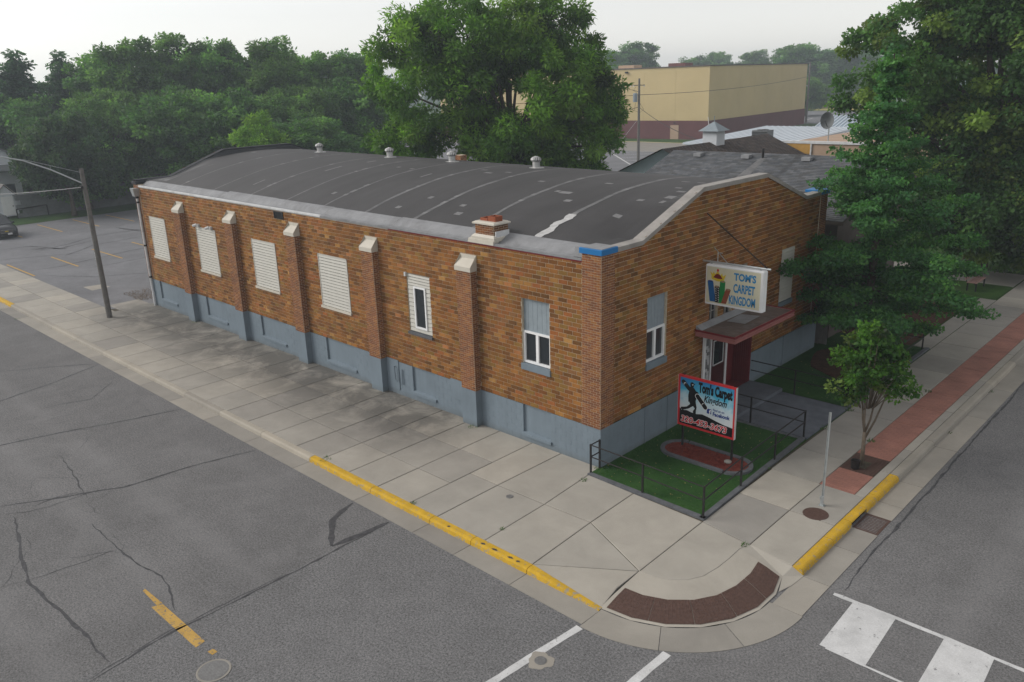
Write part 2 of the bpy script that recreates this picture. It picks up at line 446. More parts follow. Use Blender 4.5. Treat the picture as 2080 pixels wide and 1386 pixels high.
def _paver():
    mt, nt, b = _nt('red_stamped_concrete'); v = wpos(nt)
    bt = nt.nodes.new('ShaderNodeTexBrick'); nt.links.new(v, bt.inputs['Vector'])
    bt.inputs['Scale'].default_value = 1.0
    bt.inputs['Brick Width'].default_value = 0.23; bt.inputs['Row Height'].default_value = 0.115
    bt.inputs['Mortar Size'].default_value = 0.006; bt.inputs['Mortar Smooth'].default_value = 0.4
    bt.inputs['Color1'].default_value = (0.30, 0.135, 0.100, 1); bt.inputs['Color2'].default_value = (0.26, 0.115, 0.088, 1)
    bt.inputs['Mortar'].default_value = (0.20, 0.09, 0.07, 1)
    c = mix(nt, 1.0, bt.outputs['Color'], ramp(nt, noise(nt, 1.0, 6, 0.65, v), [(0.3, 0.75), (0.7, 1.2)]), 'MULTIPLY')
    c = mix(nt, 1.0, c, ramp(nt, noise(nt, 60, 3, 0.65, v), [(0.3, 0.85), (0.7, 1.15)]), 'MULTIPLY')
    nt.links.new(c, b.inputs['Base Color']); b.inputs['Roughness'].default_value = 0.85
    bump(nt, b, bt.outputs['Fac'], -0.3, 0.004)
    return mt
M['redpaver'] = _paver()

def _membrane():
    mt, nt, b = _nt('roof_membrane'); v = wpos(nt)
    mp = nt.nodes.new('ShaderNodeMapping'); mp.inputs['Scale'].default_value = (1.0, 0.12, 0.12)
    nt.links.new(v, mp.inputs['Vector'])
    f = noise(nt, 1.6, 6, 0.7, mp.outputs[0]); f2 = noise(nt, 0.35, 5, 0.6, v, 0.6); f3 = noise(nt, 35, 3, 0.7, v)
    c = ramp(nt, f, [(0.3, (0.025, 0.0238, 0.025)), (0.7, (0.037, 0.0352, 0.0368))])
    c = mix(nt, 1.0, c, ramp(nt, f2, [(0.3, 0.8), (0.7, 1.25)]), 'MULTIPLY')
    c = mix(nt, 1.0, c, ramp(nt, f3, [(0.3, 0.8), (0.7, 1.2)]), 'MULTIPLY')
    c = mix(nt, ramp(nt, noise(nt, 5.0, 5, 0.7, v), [(0.70, 0.0), (0.74, 0.5)]), c, (0.2, 0.2, 0.2))
    nt.links.new(c, b.inputs['Base Color']); b.inputs['Roughness'].default_value = 0.7
    bump(nt, b, f3, 0.25, 0.006)
    return mt
M['membrane'] = _membrane()
# ------------------------------------------------------------------ ground, roads, pavement
OC = (3.9, -2.45)        # centre of the corner radius
def arc(r_, a0, a1, n, c=OC):
    return [(c[0] + r_ * math.cos(R(a0 + (a1 - a0) * i / n)), c[1] + r_ * math.sin(R(a0 + (a1 - a0) * i / n))) for i in range(n + 1)]
ZR = -0.14               # road level
g = MB(); g.face([(-620, -620, -0.30), (620, -620, -0.30), (620, 620, -0.30), (-620, 620, -0.30)])
structure(g.build('ground', M['field']))
g = MB()
g.face([(-400, -26, ZR), (-2.38, -26, ZR), (-2.38, -4.0, ZR), (-400, -4.0, ZR)])
g.face([(6.0, -26, ZR), (24, -26, ZR), (24, 420, ZR), (6.0, 420, ZR)])
g.face([(24, -26, ZR), (120, -26, ZR), (120, -5, ZR), (24, -5, ZR)])
g.face([(6.0, -120, ZR), (24, -120, ZR), (24, -26, ZR), (6.0, -26, ZR)])
road = structure(g.build('road', M['road']))
g = MB(); g.face([(-2.38, -26, ZR), (6.0, -26, ZR), (6.0, -4.0, ZR), (-2.38, -4.0, ZR)]); structure(g.build('intersection', M['newasphalt']))
# raised ground of the block, with the rounded street corner
g = MB()
edge = arc(2.5, -90, 0, 14)
g.prism([(-400, 420), (-400, -4.95), (1.8, -4.95)] + [(3.6, -3.5), (4.2, -3.3), (4.75, -2.8), (4.9, -2.2), (4.9, -1.2), (5.1, -.85), (6.2, -1.0), (6.3, 420)], -0.25, -0.035)
structure(g.build('block_ground', M['grass']))

def strip(pts, w, z, wj=0.0, jit=0.0, taper=True):
    """flat ribbon along a polyline with a wandering line and width"""
    P = []
    for (a, b) in zip(pts[:-1], pts[1:]):
        n = max(2, int(math.hypot(b[0] - a[0], b[1] - a[1]) / 0.18))
        for i in range(n): P.append((a[0] + (b[0] - a[0]) * i / n, a[1] + (b[1] - a[1]) * i / n))
    P.append(pts[-1]); L = []; Rr = []
    ox = oy = 0.0
    for i, p in enumerate(P):
        q0 = P[max(0, i - 1)]; q1 = P[min(len(P) - 1, i + 1)]
        t = Vector((q1[0] - q0[0], q1[1] - q0[1])).normalized() if q1 != q0 else Vector((1, 0))
        nn = Vector((-t.y, t.x))
        ox = ox * 0.7 + random.uniform(-jit, jit)
        ww = w * (1 + random.uniform(-wj, wj)) * 0.5 * min(1.0, (0.3 if taper else 1.0) + 2.2 * min(i, len(P) - 1 - i) / max(1, len(P)) * 2)
        L.append((p[0] + nn.x * (ww + ox), p[1] + nn.y * (ww + ox), z)); Rr.append((p[0] - nn.x * (ww - ox), p[1] - nn.y * (ww - ox), z))
    mb = MB(); n = len(P)
    mb.mesh(L + Rr, [(i, n + i, n + i + 1, i + 1) for i in range(n - 1)])
    return mb

HAIR = []
for x, y in ((-10.6, -11.6), (-9.6, -10.5), (-12.5, -10.9), (-11.2, -9.6), (-6.3, -10.9), (-8.0, -12.6), (-14.6, -8.4), (-17.0, -9.5), (-19.5, -8.0), (10.5, 4.0)):
    for k in range(2):
        a = random.uniform(0, 6.28); P_ = [(x, y)]
        for _ in range(4):
            a += random.uniform(-.6, .6); P_.append((P_[-1][0] + .32 * math.cos(a), P_[-1][1] + .32 * math.sin(a)))
        HAIR.append((P_, .010, .7, .03))
for pts, w, wj, jit in [
    ([(-2.11, -13.17), (-2.31, -11.95), (-2.34, -10.89), (-2.38, -9.72), (-2.34, -8.49), (-2.38, -7.08), (-2.38, -6.2)], 0.05, .7, .02),
    ([(-2.16, -13.1), (-2.40, -11.95), (-2.42, -10.2), (-2.40, -8.8)], 0.02, .6, .025),
    ([(-10.4, -12.11), (-8.6, -12.5), (-6.76, -12.83), (-5.56, -12.78), (-4.2, -12.73), (-2.38, -12.66)], 0.065, .6, .03),
    ([(-8.37, -10.88), (-7.07, -10.87), (-6.2, -10.85), (-5.68, -10.82), (-4.55, -10.66), (-4.03, -10.72), (-3.0, -11.02)], 0.032, .7, .03),
    ([(-24.41, -8.7), (-23.33, -7.15), (-22.08, -5.64)], 0.05, .4, .02),
    ([(-20.3, -10.6), (-20.56, -9.73), (-21.1, -7.86), (-21.95, -5.69)], 0.06, .5, .02),
    ([(-16.3, -12.2), (-16.01, -10.95), (-15.54, -9.32), (-14.71, -7.04), (-14.36, -5.68)], 0.07, .5, .02),
    ([(-11.33, -12.21), (-9.84, -9.47), (-9.55, -7.4), (-9.12, -5.72)], 0.07, .5, .02),
    ([(-6.96, -13.38), (-6.78, -12.71), (-6.63, -11.78), (-6.57, -10.88)], 0.022, .6, .03),
    ([(-13.65, -9.93), (-12.28, -10.1), (-11.01, -10.26), (-10.0, -10.35)], 0.03, .7, .04),
    ([(-10.86, -12.34), (-10.38, -11.75), (-10.25, -11.29), (-10.24, -10.0)], 0.025, .6, .03),
    ([(-2.43, -5.69), (-2.49, -6.49), (-2.58, -7.31)], 0.17, .2, .01),
    ([(-2.6, -7.31), (-3.09, -7.0), (-3.61, -6.6), (-3.84, -6.13), (-3.97, -5.69)], 0.15, .25, .012),
    ([(-18.5, -9.0), (-18.0, -7.4), (-19.2, -6.2)], 0.04, .6, .04),
    ([(7.42, -1.02), (7.34, 0.39), (7.31, 2.64), (7.31, 5.16), (7.22, 9.37), (7.2, 15.29)], 0.05, .7, .02),
    ([(9.0, 8.5), (10.2, 9.3), (12.4, 9.4)], 0.03, .6, .03)] + HAIR:
    strip(pts, w, ZR + 0.004, wj, jit).build('crack_seal', M['tar'], road)

# worn paint
g = MB(); g.face([(-3.55, -11.35, ZR + .004), (-1.5, -11.32, ZR + .004), (-1.55, -11.10, ZR + .004), (-3.45, -11.13, ZR + .004)])
g.face([(-4.3, -11.22, ZR + .004), (-3.5, -11.24, ZR + .004), (-3.5, -11.12, ZR + .004), (-4.35, -11.15, ZR + .004)])
g.face([(-1.2, -11.22, ZR + .004), (-1.03, -11.20, ZR + .004), (-1.05, -11.08, ZR + .004), (-1.2, -11.1, ZR + .004)])
tag(g.build('lane_marking', M['yellowline']), 'worn yellow dash painted on the side street beside a round lid', 'road marking')
for (x0, x1), lab in (((7.74, 8.60), 'white crosswalk block nearest the kerb corner'), ((9.52, 10.40), 'second white crosswalk block at the picture edge, out from the kerb'), ((11.3, 12.16), 'third white crosswalk block farthest from the kerb, outside the edge')):
    g = MB(); g.face([(x0 + .03, -3.06, ZR + .004), (x1 + .06, -3.05, ZR + .004), (x1 - .02, -1.30, ZR + .004), (x0 - .02, -1.31, ZR + .004)])
    if x0 < 11: tag(g.build('crosswalk_block', M['whiteline']), lab, 'road marking', 'crosswalk blocks')
strip([(7.3, -1.29), (8.6, -1.26), (10.9, -1.29), (13.5, -1.29)], 0.10, ZR + .008, .35, .006, False).build('crosswalk_line', M['whiteline'])
tag(bpy.data.objects['crosswalk_line'], 'thin white line along the far side of the crosswalk blocks', 'road marking')
o = strip([(7.9, -3.08), (9.3, -3.08), (12.5, -3.1)], 0.06, ZR + .008, .4, .006, False).build('crosswalk_line', M['whiteline'])
tag(o, 'thin white line along the near side of the crosswalk blocks', 'road marking')
o = strip([(3.92, -5.72), (3.78, -7.1), (3.62, -8.9), (3.5, -11.5)], 0.17, ZR + .004, .08, .004, False).build('stop_line', M['whiteline'])
tag(o, 'long white painted line leaving the kerb beside the small valve cover', 'road marking')
o = strip([(5.70, -5.22), (5.66, -6.4), (5.55, -8.5), (5.5, -11.0)], 0.18, ZR + .004, .08, .004, False).build('stop_line', M['whiteline'])
tag(o, 'white painted line from the rounded corner, right of the longer one', 'road marking')

# gutter pans and kerb stones
gut = structure(thing('gutter', None, None)); krb = structure(thing('kerb', None, None))
GJ = [-60.0, -56.5, -53.0, -49.5, -46.0, -42.5, -39.0, -36.0, -33.0, -29.6, -26.4, -23.2, -20.6, -18.0, -15.4, -12.7, -9.9, -7.07, -4.05, -1.56, -0.03, 1.82, 3.9]
jg = 0.008
for a, b in zip(GJ[:-1], GJ[1:]):
    g = MB(); g.hexa([(a + jg, -5.62, ZR - .1), (b - jg, -5.62, ZR - .1), (b - jg, -5.02, ZR - .1), (a + jg, -5.02, ZR - .1),
                      (a + jg, -5.62, ZR + .012), (b - jg, -5.62, ZR + .012), (b - jg, -5.02, ZR + .006), (a + jg, -5.02, ZR + .006)])
    g.build('gutter_slab', M['gutter'], gut)
    hA = hB = 0.0
    if a > 1.7: hB = -0.115
    prof = [(-5.07, ZR - .05), (-5.045, -0.035), (-5.02, -0.010), (-4.985, 0.004), (-4.84, 0.006), (-4.84, -0.25)]
    def pz(z, h): return min(z, h + (z if z < 0.01 else 0.0)) if h == 0 else min(z, h + max(z, -0.02) * 0.2)
    vs = []
    for x, h in ((a + jg, hA), (b - jg, hB)):
        for (y, z) in prof:
            yy = y if h == 0 else (y if y < -4.9 else -4.93)
            vs.append((x, yy, z if h == 0 else min(z, h)))
    k = len(prof)
    g = MB(); g.mesh(vs, [(i, k + i, k + i + 1, i + 1) for i in range(k - 1)] + [tuple(range(k)), tuple(range(2 * k - 1, k - 1, -1))])
    o = g.build('kerb_stone', M['yellow'] if (a >= -7.1 or a < -36.5) else M['kerb'], krb)
    if a >= -7.1: o['label'] = 'yellow painted kerb stone'
# corner: gutter follows the radius
for k in range(3):
    a0, a1_ = -90 + 30 * k, -60 + 30 * k
    A = arc(2.525, a0 + .12, a1_ - .12, 10); B = arc(3.25, a0 + .12, a1_ - .12, 10); n = len(A)
    g = MB(); g.mesh([(x, y, ZR + .016) for x, y in A] + [(x, y, ZR + .010) for x, y in B] + [(x, y, ZR - .08) for x, y in B] + [(x, y, ZR - .08) for x, y in A],
                     [(i, n + i, n + i + 1, i + 1) for i in range(n - 1)] + [(n + i, 2 * n + i, 2 * n + i + 1, n + i + 1) for i in range(n - 1)])
    g.build('gutter_slab', M['gutter'], gut)
# front street kerb and gutter
FJ = [-2.45, -1.10, 0.55, 1.62, 2.52, 3.3, 4.75, 7.6, 10.6, 13.6, 16.6, 19.6, 22.6, 25.6, 28.6, 31.6, 34.6, 37.6, 41, 45, 50, 60, 80]
for a, b in zip(FJ[:-1], FJ[1:]):
    inlet = abs(a - 1.62) < .01
    if not inlet:
        g = MB(); g.hexa([(6.48, a + jg, ZR - .1), (7.13, a + jg, ZR - .1), (7.13, b - jg, ZR - .1), (6.48, b - jg, ZR - .1),
                          (6.48, a + jg, ZR + .006), (7.13, a + jg, ZR + .012), (7.13, b - jg, ZR + .012), (6.48, b - jg, ZR + .006)])
        g.build('gutter_slab', M['gutter'], gut)
    if a < -1.2: continue
    prof = [(6.53, ZR - .05), (6.50, -0.035), (6.47, -0.010), (6.43, 0.004), (6.27, 0.006), (6.27, -0.25)]
    if inlet: prof = [(6.50, -0.030), (6.49, -0.016), (6.47, -0.004), (6.43, 0.004), (6.27, 0.006), (6.27, -0.030)]
    k = len(prof)
    vs = [(x, a + jg, z) for x, z in prof] + [(x, b - jg, z) for x, z in prof]
    g = MB(); g.mesh(vs, [(i, i + 1, k + i + 1, k + i) for i in range(k - 1)] + [tuple(range(k - 1, -1, -1)), tuple(range(k, 2 * k)), (0, k, 2 * k - 1, k - 1)])
    o = g.build('kerb_stone', M['yellow'] if -1.2 < a < 4.7 else M['kerb'], krb)
    if -1.2 < a < 4.7: o['label'] = 'yellow painted kerb stone'
for x, w_ in ((-0.95, .10), (0.25, .16), (0.62, .2), (1.15, .18), (1.42, .12)):
    g = MB(); g.face([(x, -4.99, .0075), (x + w_ * .4, -5.005, .005), (x + w_, -4.975, .0085), (x + w_ * .6, -4.93, .009), (x + w_ * .2, -4.95, .009)]); g.build('tyre_scuff', M['tar'], krb)
g = MB(); g.box(6.28, 6.46, 1.63, 2.51, -0.4, -0.031); g.build('inlet_throat', M['print_black'], krb)
dg = thing('drain_grate', 'rusty storm drain grate in the gutter under the yellow kerb', 'drain', (6.8, 2.07, ZR))
g = MB(); g.box(6.52, 7.12, 1.63, 1.69, ZR - .05, ZR + .006); g.box(6.52, 7.12, 2.45, 2.51, ZR - .05, ZR + .006)
g.box(6.52, 6.57, 1.69, 2.45, ZR - .05, ZR + .006); g.box(7.06, 7.12, 1.69, 2.45, ZR - .05, ZR + .006); g.build('frame', M['rust'], dg)
for i in range(11):
    y = 1.72 + i * 0.068
    g = MB(); g.box(6.57, 7.06, y, y + 0.030, ZR - .03, ZR + .004); g.build('bar', M['rust'], dg)
g = MB(); g.box(6.55, 7.08, 1.67, 2.47, ZR - .5, ZR - .06); g.build('pit', M['print_black'], dg)

# sidewalk slabs
sw = structure(thing('sidewalk', None, None))
g = MB(); g.prism([(-400, -4.86), (-400, 0.05), (0.0, 0.05), (0.0, -0.55), (3.62, -0.55), (3.62, 60), (6.28, 60), (6.28, -1.05), (5.12, -.87), (3.76, -.68), (3.72, -3.35), (1.8, -4.80)], -0.05, -0.018)
g.build('joint_bed', M['dirt'], sw)
def slab(poly, z=0.0, mt=None, inset=0.010, name='slab', parent=None):
    c = Vector((sum(p[0] for p in poly) / len(poly), sum(p[1] for p in poly) / len(poly)))
    n = len(poly); ins = []; top = []
    zz = [p[2] if len(p) > 2 else z for p in poly]
    def off(d):
        out = []
        for i in range(n):
            p0 = Vector(poly[i - 1][:2]); p1 = Vector(poly[i][:2]); p2 = Vector(poly[(i + 1) % n][:2])
            e1 = (p1 - p0).normalized(); e2 = (p2 - p1).normalized()
            n1 = Vector((-e1.y, e1.x)); n2 = Vector((-e2.y, e2.x))
            if n1.dot(c - p1) < 0: n1 = -n1
            if n2.dot(c - p1) < 0: n2 = -n2
            k = 1 + n1.dot(n2)
            out.append(p1 + (n1 + n2) * (d / max(k, 0.4)))
        return out
    o1 = off(inset); o2 = off(inset + 0.012)
    tz = random.uniform(-0.002, 0.003)
    mb = MB(); vs = [(p.x, p.y, h - 0.06) for p, h in zip(o1, zz)] + [(p.x, p.y, h - 0.008 + tz) for p, h in zip(o1, zz)] + [(p.x, p.y, h + tz) for p, h in zip(o2, zz)]
    area = sum(poly[i - 1][0] * poly[i][1] - poly[i][0] * poly[i - 1][1] for i in range(n))
    fs = [tuple(range(2 * n, 3 * n))] + [(r_ * n + i, r_ * n + (i + 1) % n, (r_ + 1) * n + (i + 1) % n, (r_ + 1) * n + i) for r_ in range(2) for i in range(n)]
    if area < 0: fs = [tuple(reversed(q)) for q in fs]
    mb.mesh(vs, fs)
    return mb.build(name, mt or M['concrete'], parent or sw)
def rect(x0, x1, y0, y1): return [(x0, y0), (x1, y0), (x1, y1), (x0, y1)]
XJ = [-2.6, -4.0, -5.35, -6.7, -8.1, -9.54, -11.1, -12.53, -14.06, -15.62, -17.13, -18.55, -20.0, -21.67, -23.31, -25.0, -26.6, -28.2, -29.8]
while XJ[-1] > -66: XJ.append(XJ[-1] - 1.6)
for i, (b, a) in enumerate(zip(XJ[:-1], XJ[1:])):
    slab(rect(a, b, -4.83, -3.37)); slab(rect(a, b, -3.37, -1.71 if a > -30 else -1.95))
    if a > -30.0: slab(rect(a, b, -1.71, 0.02))
slab(rect(-31.4, -29.8, -1.71, -0.1))
for p in ([(-2.6, -4.83), (-1.5, -4.83), (-1.5, -2.62), (-2.6, -2.62)], [(-2.6, -2.62), (-1.5, -2.62), (-1.45, 0.02), (-2.6, 0.02)],
          [(-1.5, -4.83), (0.24, -4.83), (0.18, -2.58), (-1.5, -2.62)], [(-1.5, -2.62), (0.18, -2.58), (0.02, -0.55), (0.0, 0.0), (-1.45, 0.02)],
          [(0.24, -4.83), (1.80, -4.83), (1.66, -2.52), (0.18, -2.58)], [(0.18, -2.58), (1.66, -2.52), (1.60, -0.62), (0.02, -0.55)],
          [(1.66, -2.52), (3.80, -3.46), (3.74, -0.70), (1.60, -0.62)], [(1.80, -4.83), (3.80, -3.46), (1.66, -2.52)]):
    slab(p)
slab([(1.80, -4.83, 0), (3.88, -4.95, -.118), (3.76, -4.22, -.06), (3.80, -3.46, 0)])
# ramp: inner arc level with the slabs, outer arc level with the gutter
inner = [(3.80, -3.46), (4.15, -3.45), (4.5, -3.31), (4.8, -3.05), (4.98, -2.7), (5.05, -2.2), (5.06, -1.7), (5.04, -1.2)]
slab(inner + [(5.12, -0.90), (3.74, -0.70)])
outer = arc(2.52, -91, 24, 7)
mb = MB(); n = 8
mid = [((a[0] * .35 + b[0] * .65), (a[1] * .35 + b[1] * .65)) for a, b in zip(inner, outer)]
rows = [inner, mid, outer]; zs = [-0.001, -0.055, -0.122]
mb.mesh([(p[0], p[1], z) for row, z in zip(rows, zs) for p in row], [(r_ * n + i, (r_ + 1) * n + i, (r_ + 1) * n + i + 1, r_ * n + i + 1) for r_ in range(2) for i in range(n - 1)])
mb.build('kerb_ramp', M['concrete'], sw)
# truncated-dome warning plates on the ramp
tp = thing('warning_plates', 'curved row of rusty studded iron warning plates at the kerb corner', 'warning plate', (5.5, -3.9, -0.1))
def ramp_pt(t, q):
    i_ = min(6, int(t)); f = t - i_
    a = [inner[i_][k] * (1 - f) + inner[i_ + 1][k] * f for k in (0, 1)]; b = [outer[i_][k] * (1 - f) + outer[i_ + 1][k] * f for k in (0, 1)]
    return (a[0] + (b[0] - a[0]) * q, a[1] + (b[1] - a[1]) * q, float(np.interp(q, [0, .65, 1], [-.001, -.055, -.122])) + .010)
PT = [0.15, 1.5, 2.85, 4.2, 5.55, 6.9]
for t0, t1 in zip(PT[:-1], PT[1:]):
    ts = sorted(set([t0 + .008, t1 - .008] + [float(k) for k in range(8) if t0 < k < t1] + [t0 + .4, t0 + .8])); n = len(ts); qs = [.46, .65, .95]
    mb = MB(); mb.mesh([ramp_pt(t, q) for q in qs for t in ts], [(r_ * n + i, (r_ + 1) * n + i, (r_ + 1) * n + i + 1, r_ * n + i + 1) for r_ in range(2) for i in range(n - 1)])
    pl_ = mb.build('plate', M['rust'], tp)
    mb = MB()
    for iq in range(9):
        for it in range(11):
            x, y, z = ramp_pt(t0 + .07 + (t1 - t0 - .14) * it / 10, .485 + .44 * iq / 8); s = 0.014
            mb.mesh([(x - s, y - s, z), (x + s, y - s, z), (x + s, y + s, z), (x - s, y + s, z), (x - s * .5, y - s * .5, z + .007), (x + s * .5, y - s * .5, z + .007), (x + s * .5, y + s * .5, z + .007), (x - s * .5, y + s * .5, z + .007)],
                    [(4, 5, 6, 7), (0, 1, 5, 4), (1, 2, 6, 5), (2, 3, 7, 6), (3, 0, 4, 7)])
    stuff(mb.build('dome_studs', M['rust'], pl_))
# front sidewalk
g = MB(); g.face([(5.12, -.90, -.001), (5.04, -1.2, -.001), (6.20, -1.42, -.12)]); g.face([(5.12, -.90, -.001), (6.20, -1.42, -.12), (6.27, -1.09, -.002)]); g.face([(6.27, -1.09, -.002), (6.20, -1.42, -.12), (6.40, -2.0, ZR + .019), (6.50, -1.6, ZR + .014), (6.54, -1.09, ZR + .012)]); g.build('ramp_wing', M['concrete'], sw)
slab([(5.12, -0.90), (6.26, -1.08), (6.26, 1.2), (5.10, 1.2)]); slab([(3.74, -0.70), (5.12, -0.90), (5.10, 1.2), (3.70, 1.2)])
slab(rect(3.70, 5.10, 1.2, 3.02)); slab(rect(5.10, 6.26, 1.2, 3.02))
FY = [3.02, 4.78, 6.55, 8.4, 10.2, 12.0, 13.8, 15.6, 17.4, 19.2, 21.0, 22.8, 24.6, 26.4, 28.2, 30.0, 31.8, 33.6, 36, 39, 42, 46, 50]
for a, b in zip(FY[:-1], FY[1:]):
    slab(rect(3.62 if a > 5 else 3.68, 5.06 if a < 40 else 5.06, a, b)); slab(rect(6.0, 6.26, a, b))
RY = [3.02, 4.30, 5.52, 6.9, 8.4, 10.0, 11.6, 13.2, 14.8, 16.4, 18.0, 19.6, 21.2, 22.8, 24.6, 26.4, 28.2, 30, 33, 36, 40, 45, 50]
for a, b in zip(RY[:-1], RY[1:]):
    if abs(a - 4.30) < .01: continue
    o = slab(rect(5.06, 6.0, a, b), -0.002, M['redpaver'], 0.004, 'paver_panel')
tg = thing('tree_grate', 'dark iron tree grate set in the red paver strip', 'tree grate', (5.5, 4.9, 0))
g = MB(); g.box(5.07, 5.99, 4.31, 5.51, -0.05, -0.03); g.build('soil', M['brownmulch'], tg)
mb = MB()
for i in range(15):
    y = 4.33 + i * 0.08
    mb.box(5.08, 5.40, y, y + .045, -0.025, -0.002); mb.box(5.66, 5.98, y, y + .045, -0.025, -0.002)
    if not (4 <= i <= 9): mb.box(5.40, 5.66, y, y + .045, -0.025, -0.002)
stuff(mb.build('grate_bars', M['rust'], tg))
# driveway / path slabs beyond the neighbour's lawn
slab([(-6, 28.6), (3.55, 28.6), (3.55, 31.6), (-6, 31.6)])
slab([(2.9, 16.4), (3.6, 16.4), (3.6, 25.5), (2.9, 25.5)])

# iron covers
def lid(name, c, r_, mt, lab, cat, rings=True):
    t = thing(name, lab, cat, c)
    g = MB(); g.lathe([(r_, -0.02), (r_, 0.006), (r_ * 0.9, 0.008), (r_ * 0.88, 0.003)], c, 28); g.build('rim', M['gutter'] if r_ > .32 else mt, t)
    g = MB(); g.lathe([(r_ * 0.87, -0.02), (r_ * 0.87, 0.005)], c, 28)
    for i in range(-5, 6):
        w = math.sqrt(max(0, (r_ * .8) ** 2 - (i * r_ * .15) ** 2))
        if w > .03 and rings: g.box(c[0] - w, c[0] + w, c[1] + i * r_ * .15 - r_ * .03, c[1] + i * r_ * .15 + r_ * .03, c[2] + .005, c[2] + .010)
    g.build('cover', mt, t)
    return t
lid('manhole', (-0.58, -11.4, ZR + .003), 0.33, M['castiron'], 'grey round utility manhole in the street beside the yellow dash', 'manhole')
lid('manhole', (5.67, 1.43, 0.0), 0.31, M['rust'], 'round brown manhole lid in the sidewalk beside the sign post', 'manhole')
lid('valve_cover', (3.99, -7.0, ZR + .006), 0.12, M['castiron'], 'small round valve cover in a pale patch beside the white line', 'valve cover')
lid('valve_cover', (-0.80, -2.88, 0.002), 0.10, M['castiron'], 'small round iron cover set in the concrete sidewalk', 'valve cover')
g = MB(); g.face([(3.99 + (0.25 + .03 * math.sin(3 * a) + .02 * math.sin(7 * a + 1)) * math.cos(a), -7.0 + (0.25 + .03 * math.sin(3 * a) + .02 * math.sin(7 * a + 1)) * math.sin(a), ZR + .0045) for a in [2 * math.pi * i / 26 for i in range(26)]])
g.build('concrete_collar', M['gutter'], road)

# parking lot to the west
g = MB(); g.face([(-67.2, -2.0, -.008), (-30.5, -2.0, -.008), (-29.6, -0.05, -.008), (-29.6, 46, -.008), (-68.4, 46, -.008)])
lot = structure(g.build('parking_lot', M['lot']))
for pts, w in [([(-55.26, -0.38), (-55.05, 1.54), (-51.87, 2.57), (-53.0, 5.22)], .09), ([(-52.03, 0.97), (-53.09, 3.31), (-55.33, 6.62), (-55.22, 9.29), (-55.3, 16)], .07),
               ([(-45.06, -1.42), (-44.76, 0.55), (-46.34, 5.68), (-46.5, 12)], .06), ([(-58.15, 9.05), (-56.04, 9.3), (-53.97, 9.57)], .12),
               ([(-42.46, 1.28), (-42.69, 4.2), (-43, 9)], .05), ([(-42.57, -1.33), (-39.26, 0.71), (-37, 4)], .05), ([(-48.45, 1.78), (-51.03, 4.69), (-51.58, 8.57)], .06),
               ([(-53.6, 1.2), (-52.6, 1.9)], .2), ([(-52.3, 2.3), (-51.2, 2.9)], .2), ([(-51, -1.9), (-50, 0.5), (-48.5, 3)], .05)]:
    strip(pts, w * 1.9, -.004, .5, .05).build('crack_seal', M['tar'], lot)
for x0, x1, y in [(-66.0, -60.0, 2.5), (-66.2, -60.0, 5.47), (-66.4, -60.1, 8.45), (-66.6, -60.1, 11.4), (-66.7, -60.1, 14.4), (-48.6, -43.0, -1.75), (-48.9, -43.7, 1.08), (-49.4, -43.9, 3.98), (-49.7, -44.0, 6.95), (-49.9, -44.1, 9.9)]:
    g = MB(); g.face([(x0, y - .06, -.003), (x1, y - .06, -.003), (x1, y + .06, -.003), (x0, y + .06, -.003)]); g.build('bay_line', M['yellowline'], lot)
g = MB(); g.face([(-37.1, -.95, -.003), (-35.7, -.95, -.003), (-35.8, .1, -.003), (-36.9, 0.0, -.003)]); g.build('concrete_patch', M['gutter'], lot)
# dead weeds at the back corner of the store
mb = MB()
for i in range(420):
    u, v_ = random.random(), random.random()
    x = -33.4 + 2.6 * u; y = -0.2 + 1.5 * v_ * (1 - .3 * u); a = random.uniform(0, 6.28); L_ = random.uniform(.12, .35); h = random.uniform(.03, .16)
    mb.face([(x, y, -.005), (x + .012, y + .012, -.005), (x + L_ * math.cos(a), y + L_ * math.sin(a), h)])
tag(stuff(mb.build('dead_weeds', mat('dry_straw', (0.16, 0.115, 0.075), 0.9, 0.3, 8))), 'patch of dry brown weeds at the back corner of the store', 'weeds')
# weeds in the kerb and wall joints
M['weed'] = mat('weed_green', (0.05, 0.10, 0.025), 0.8, 0.3, 9)
def tuft(x, y, z, r_, n):
    mb = MB()
    for i in range(n):
        a = random.uniform(0, 6.28); d = r_ * random.random() ** .5; L_ = random.uniform(.04, .11); px, py = x + d * math.cos(a), y + d * math.sin(a); b = random.uniform(0, 6.28)
        mb.face([(px - .012, py, z), (px + .012, py, z), (px + L_ * .7 * math.cos(b), py + L_ * .7 * math.sin(b), z + L_ * .7)])
    return mb
wd = MB()
for x, y, z, r_, n in [(-6.6, -4.8, 0, .18, 40), (-2.5, -4.8, 0, .08, 20), (0.12, -0.9, 0, .12, 25), (0.02, -.1, 0, .12, 30), (0.2, -4.2, 0, .06, 16), (5.05, -1.0, 0, .1, 24), (3.63, 6.5, 0, .16, 40), (3.62, 8.4, 0, .18, 50), (3.6, 2.9, 0, .08, 20), (5.07, 6.5, 0, .12, 26), (5.05, 11.6, 0, .12, 26), (6.5, 8.9, ZR, .12, 26), (6.5, 13.2, ZR, .12, 20), (-12.8, -5.02, ZR, .1, 20), (-33, -5.6, ZR, .2, 30), (-36, -5.6, ZR, .2, 30), (-24.4, -.3, 0, .2, 40), (-4.9, -.3, 0, .2, 26)]:
    q = tuft(x, y, z, r_, n); wd.mesh(q.v, q.f)
tag(stuff(wd.build('joint_weeds', M['weed'])), 'small green weeds sprouting from pavement joints', 'weeds')
# ------------------------------------------------------------------ the store
store = thing('carpet_store', 'long brown tile-block store with black barrel roof and blue-grey base', 'building', (0, 0, 0))
store.rotation_euler = (0, 0.0080, 0)     # the street falls slightly away along the long side
L, W, H, HF = 29.6, 13.8, 5.93, 1.18

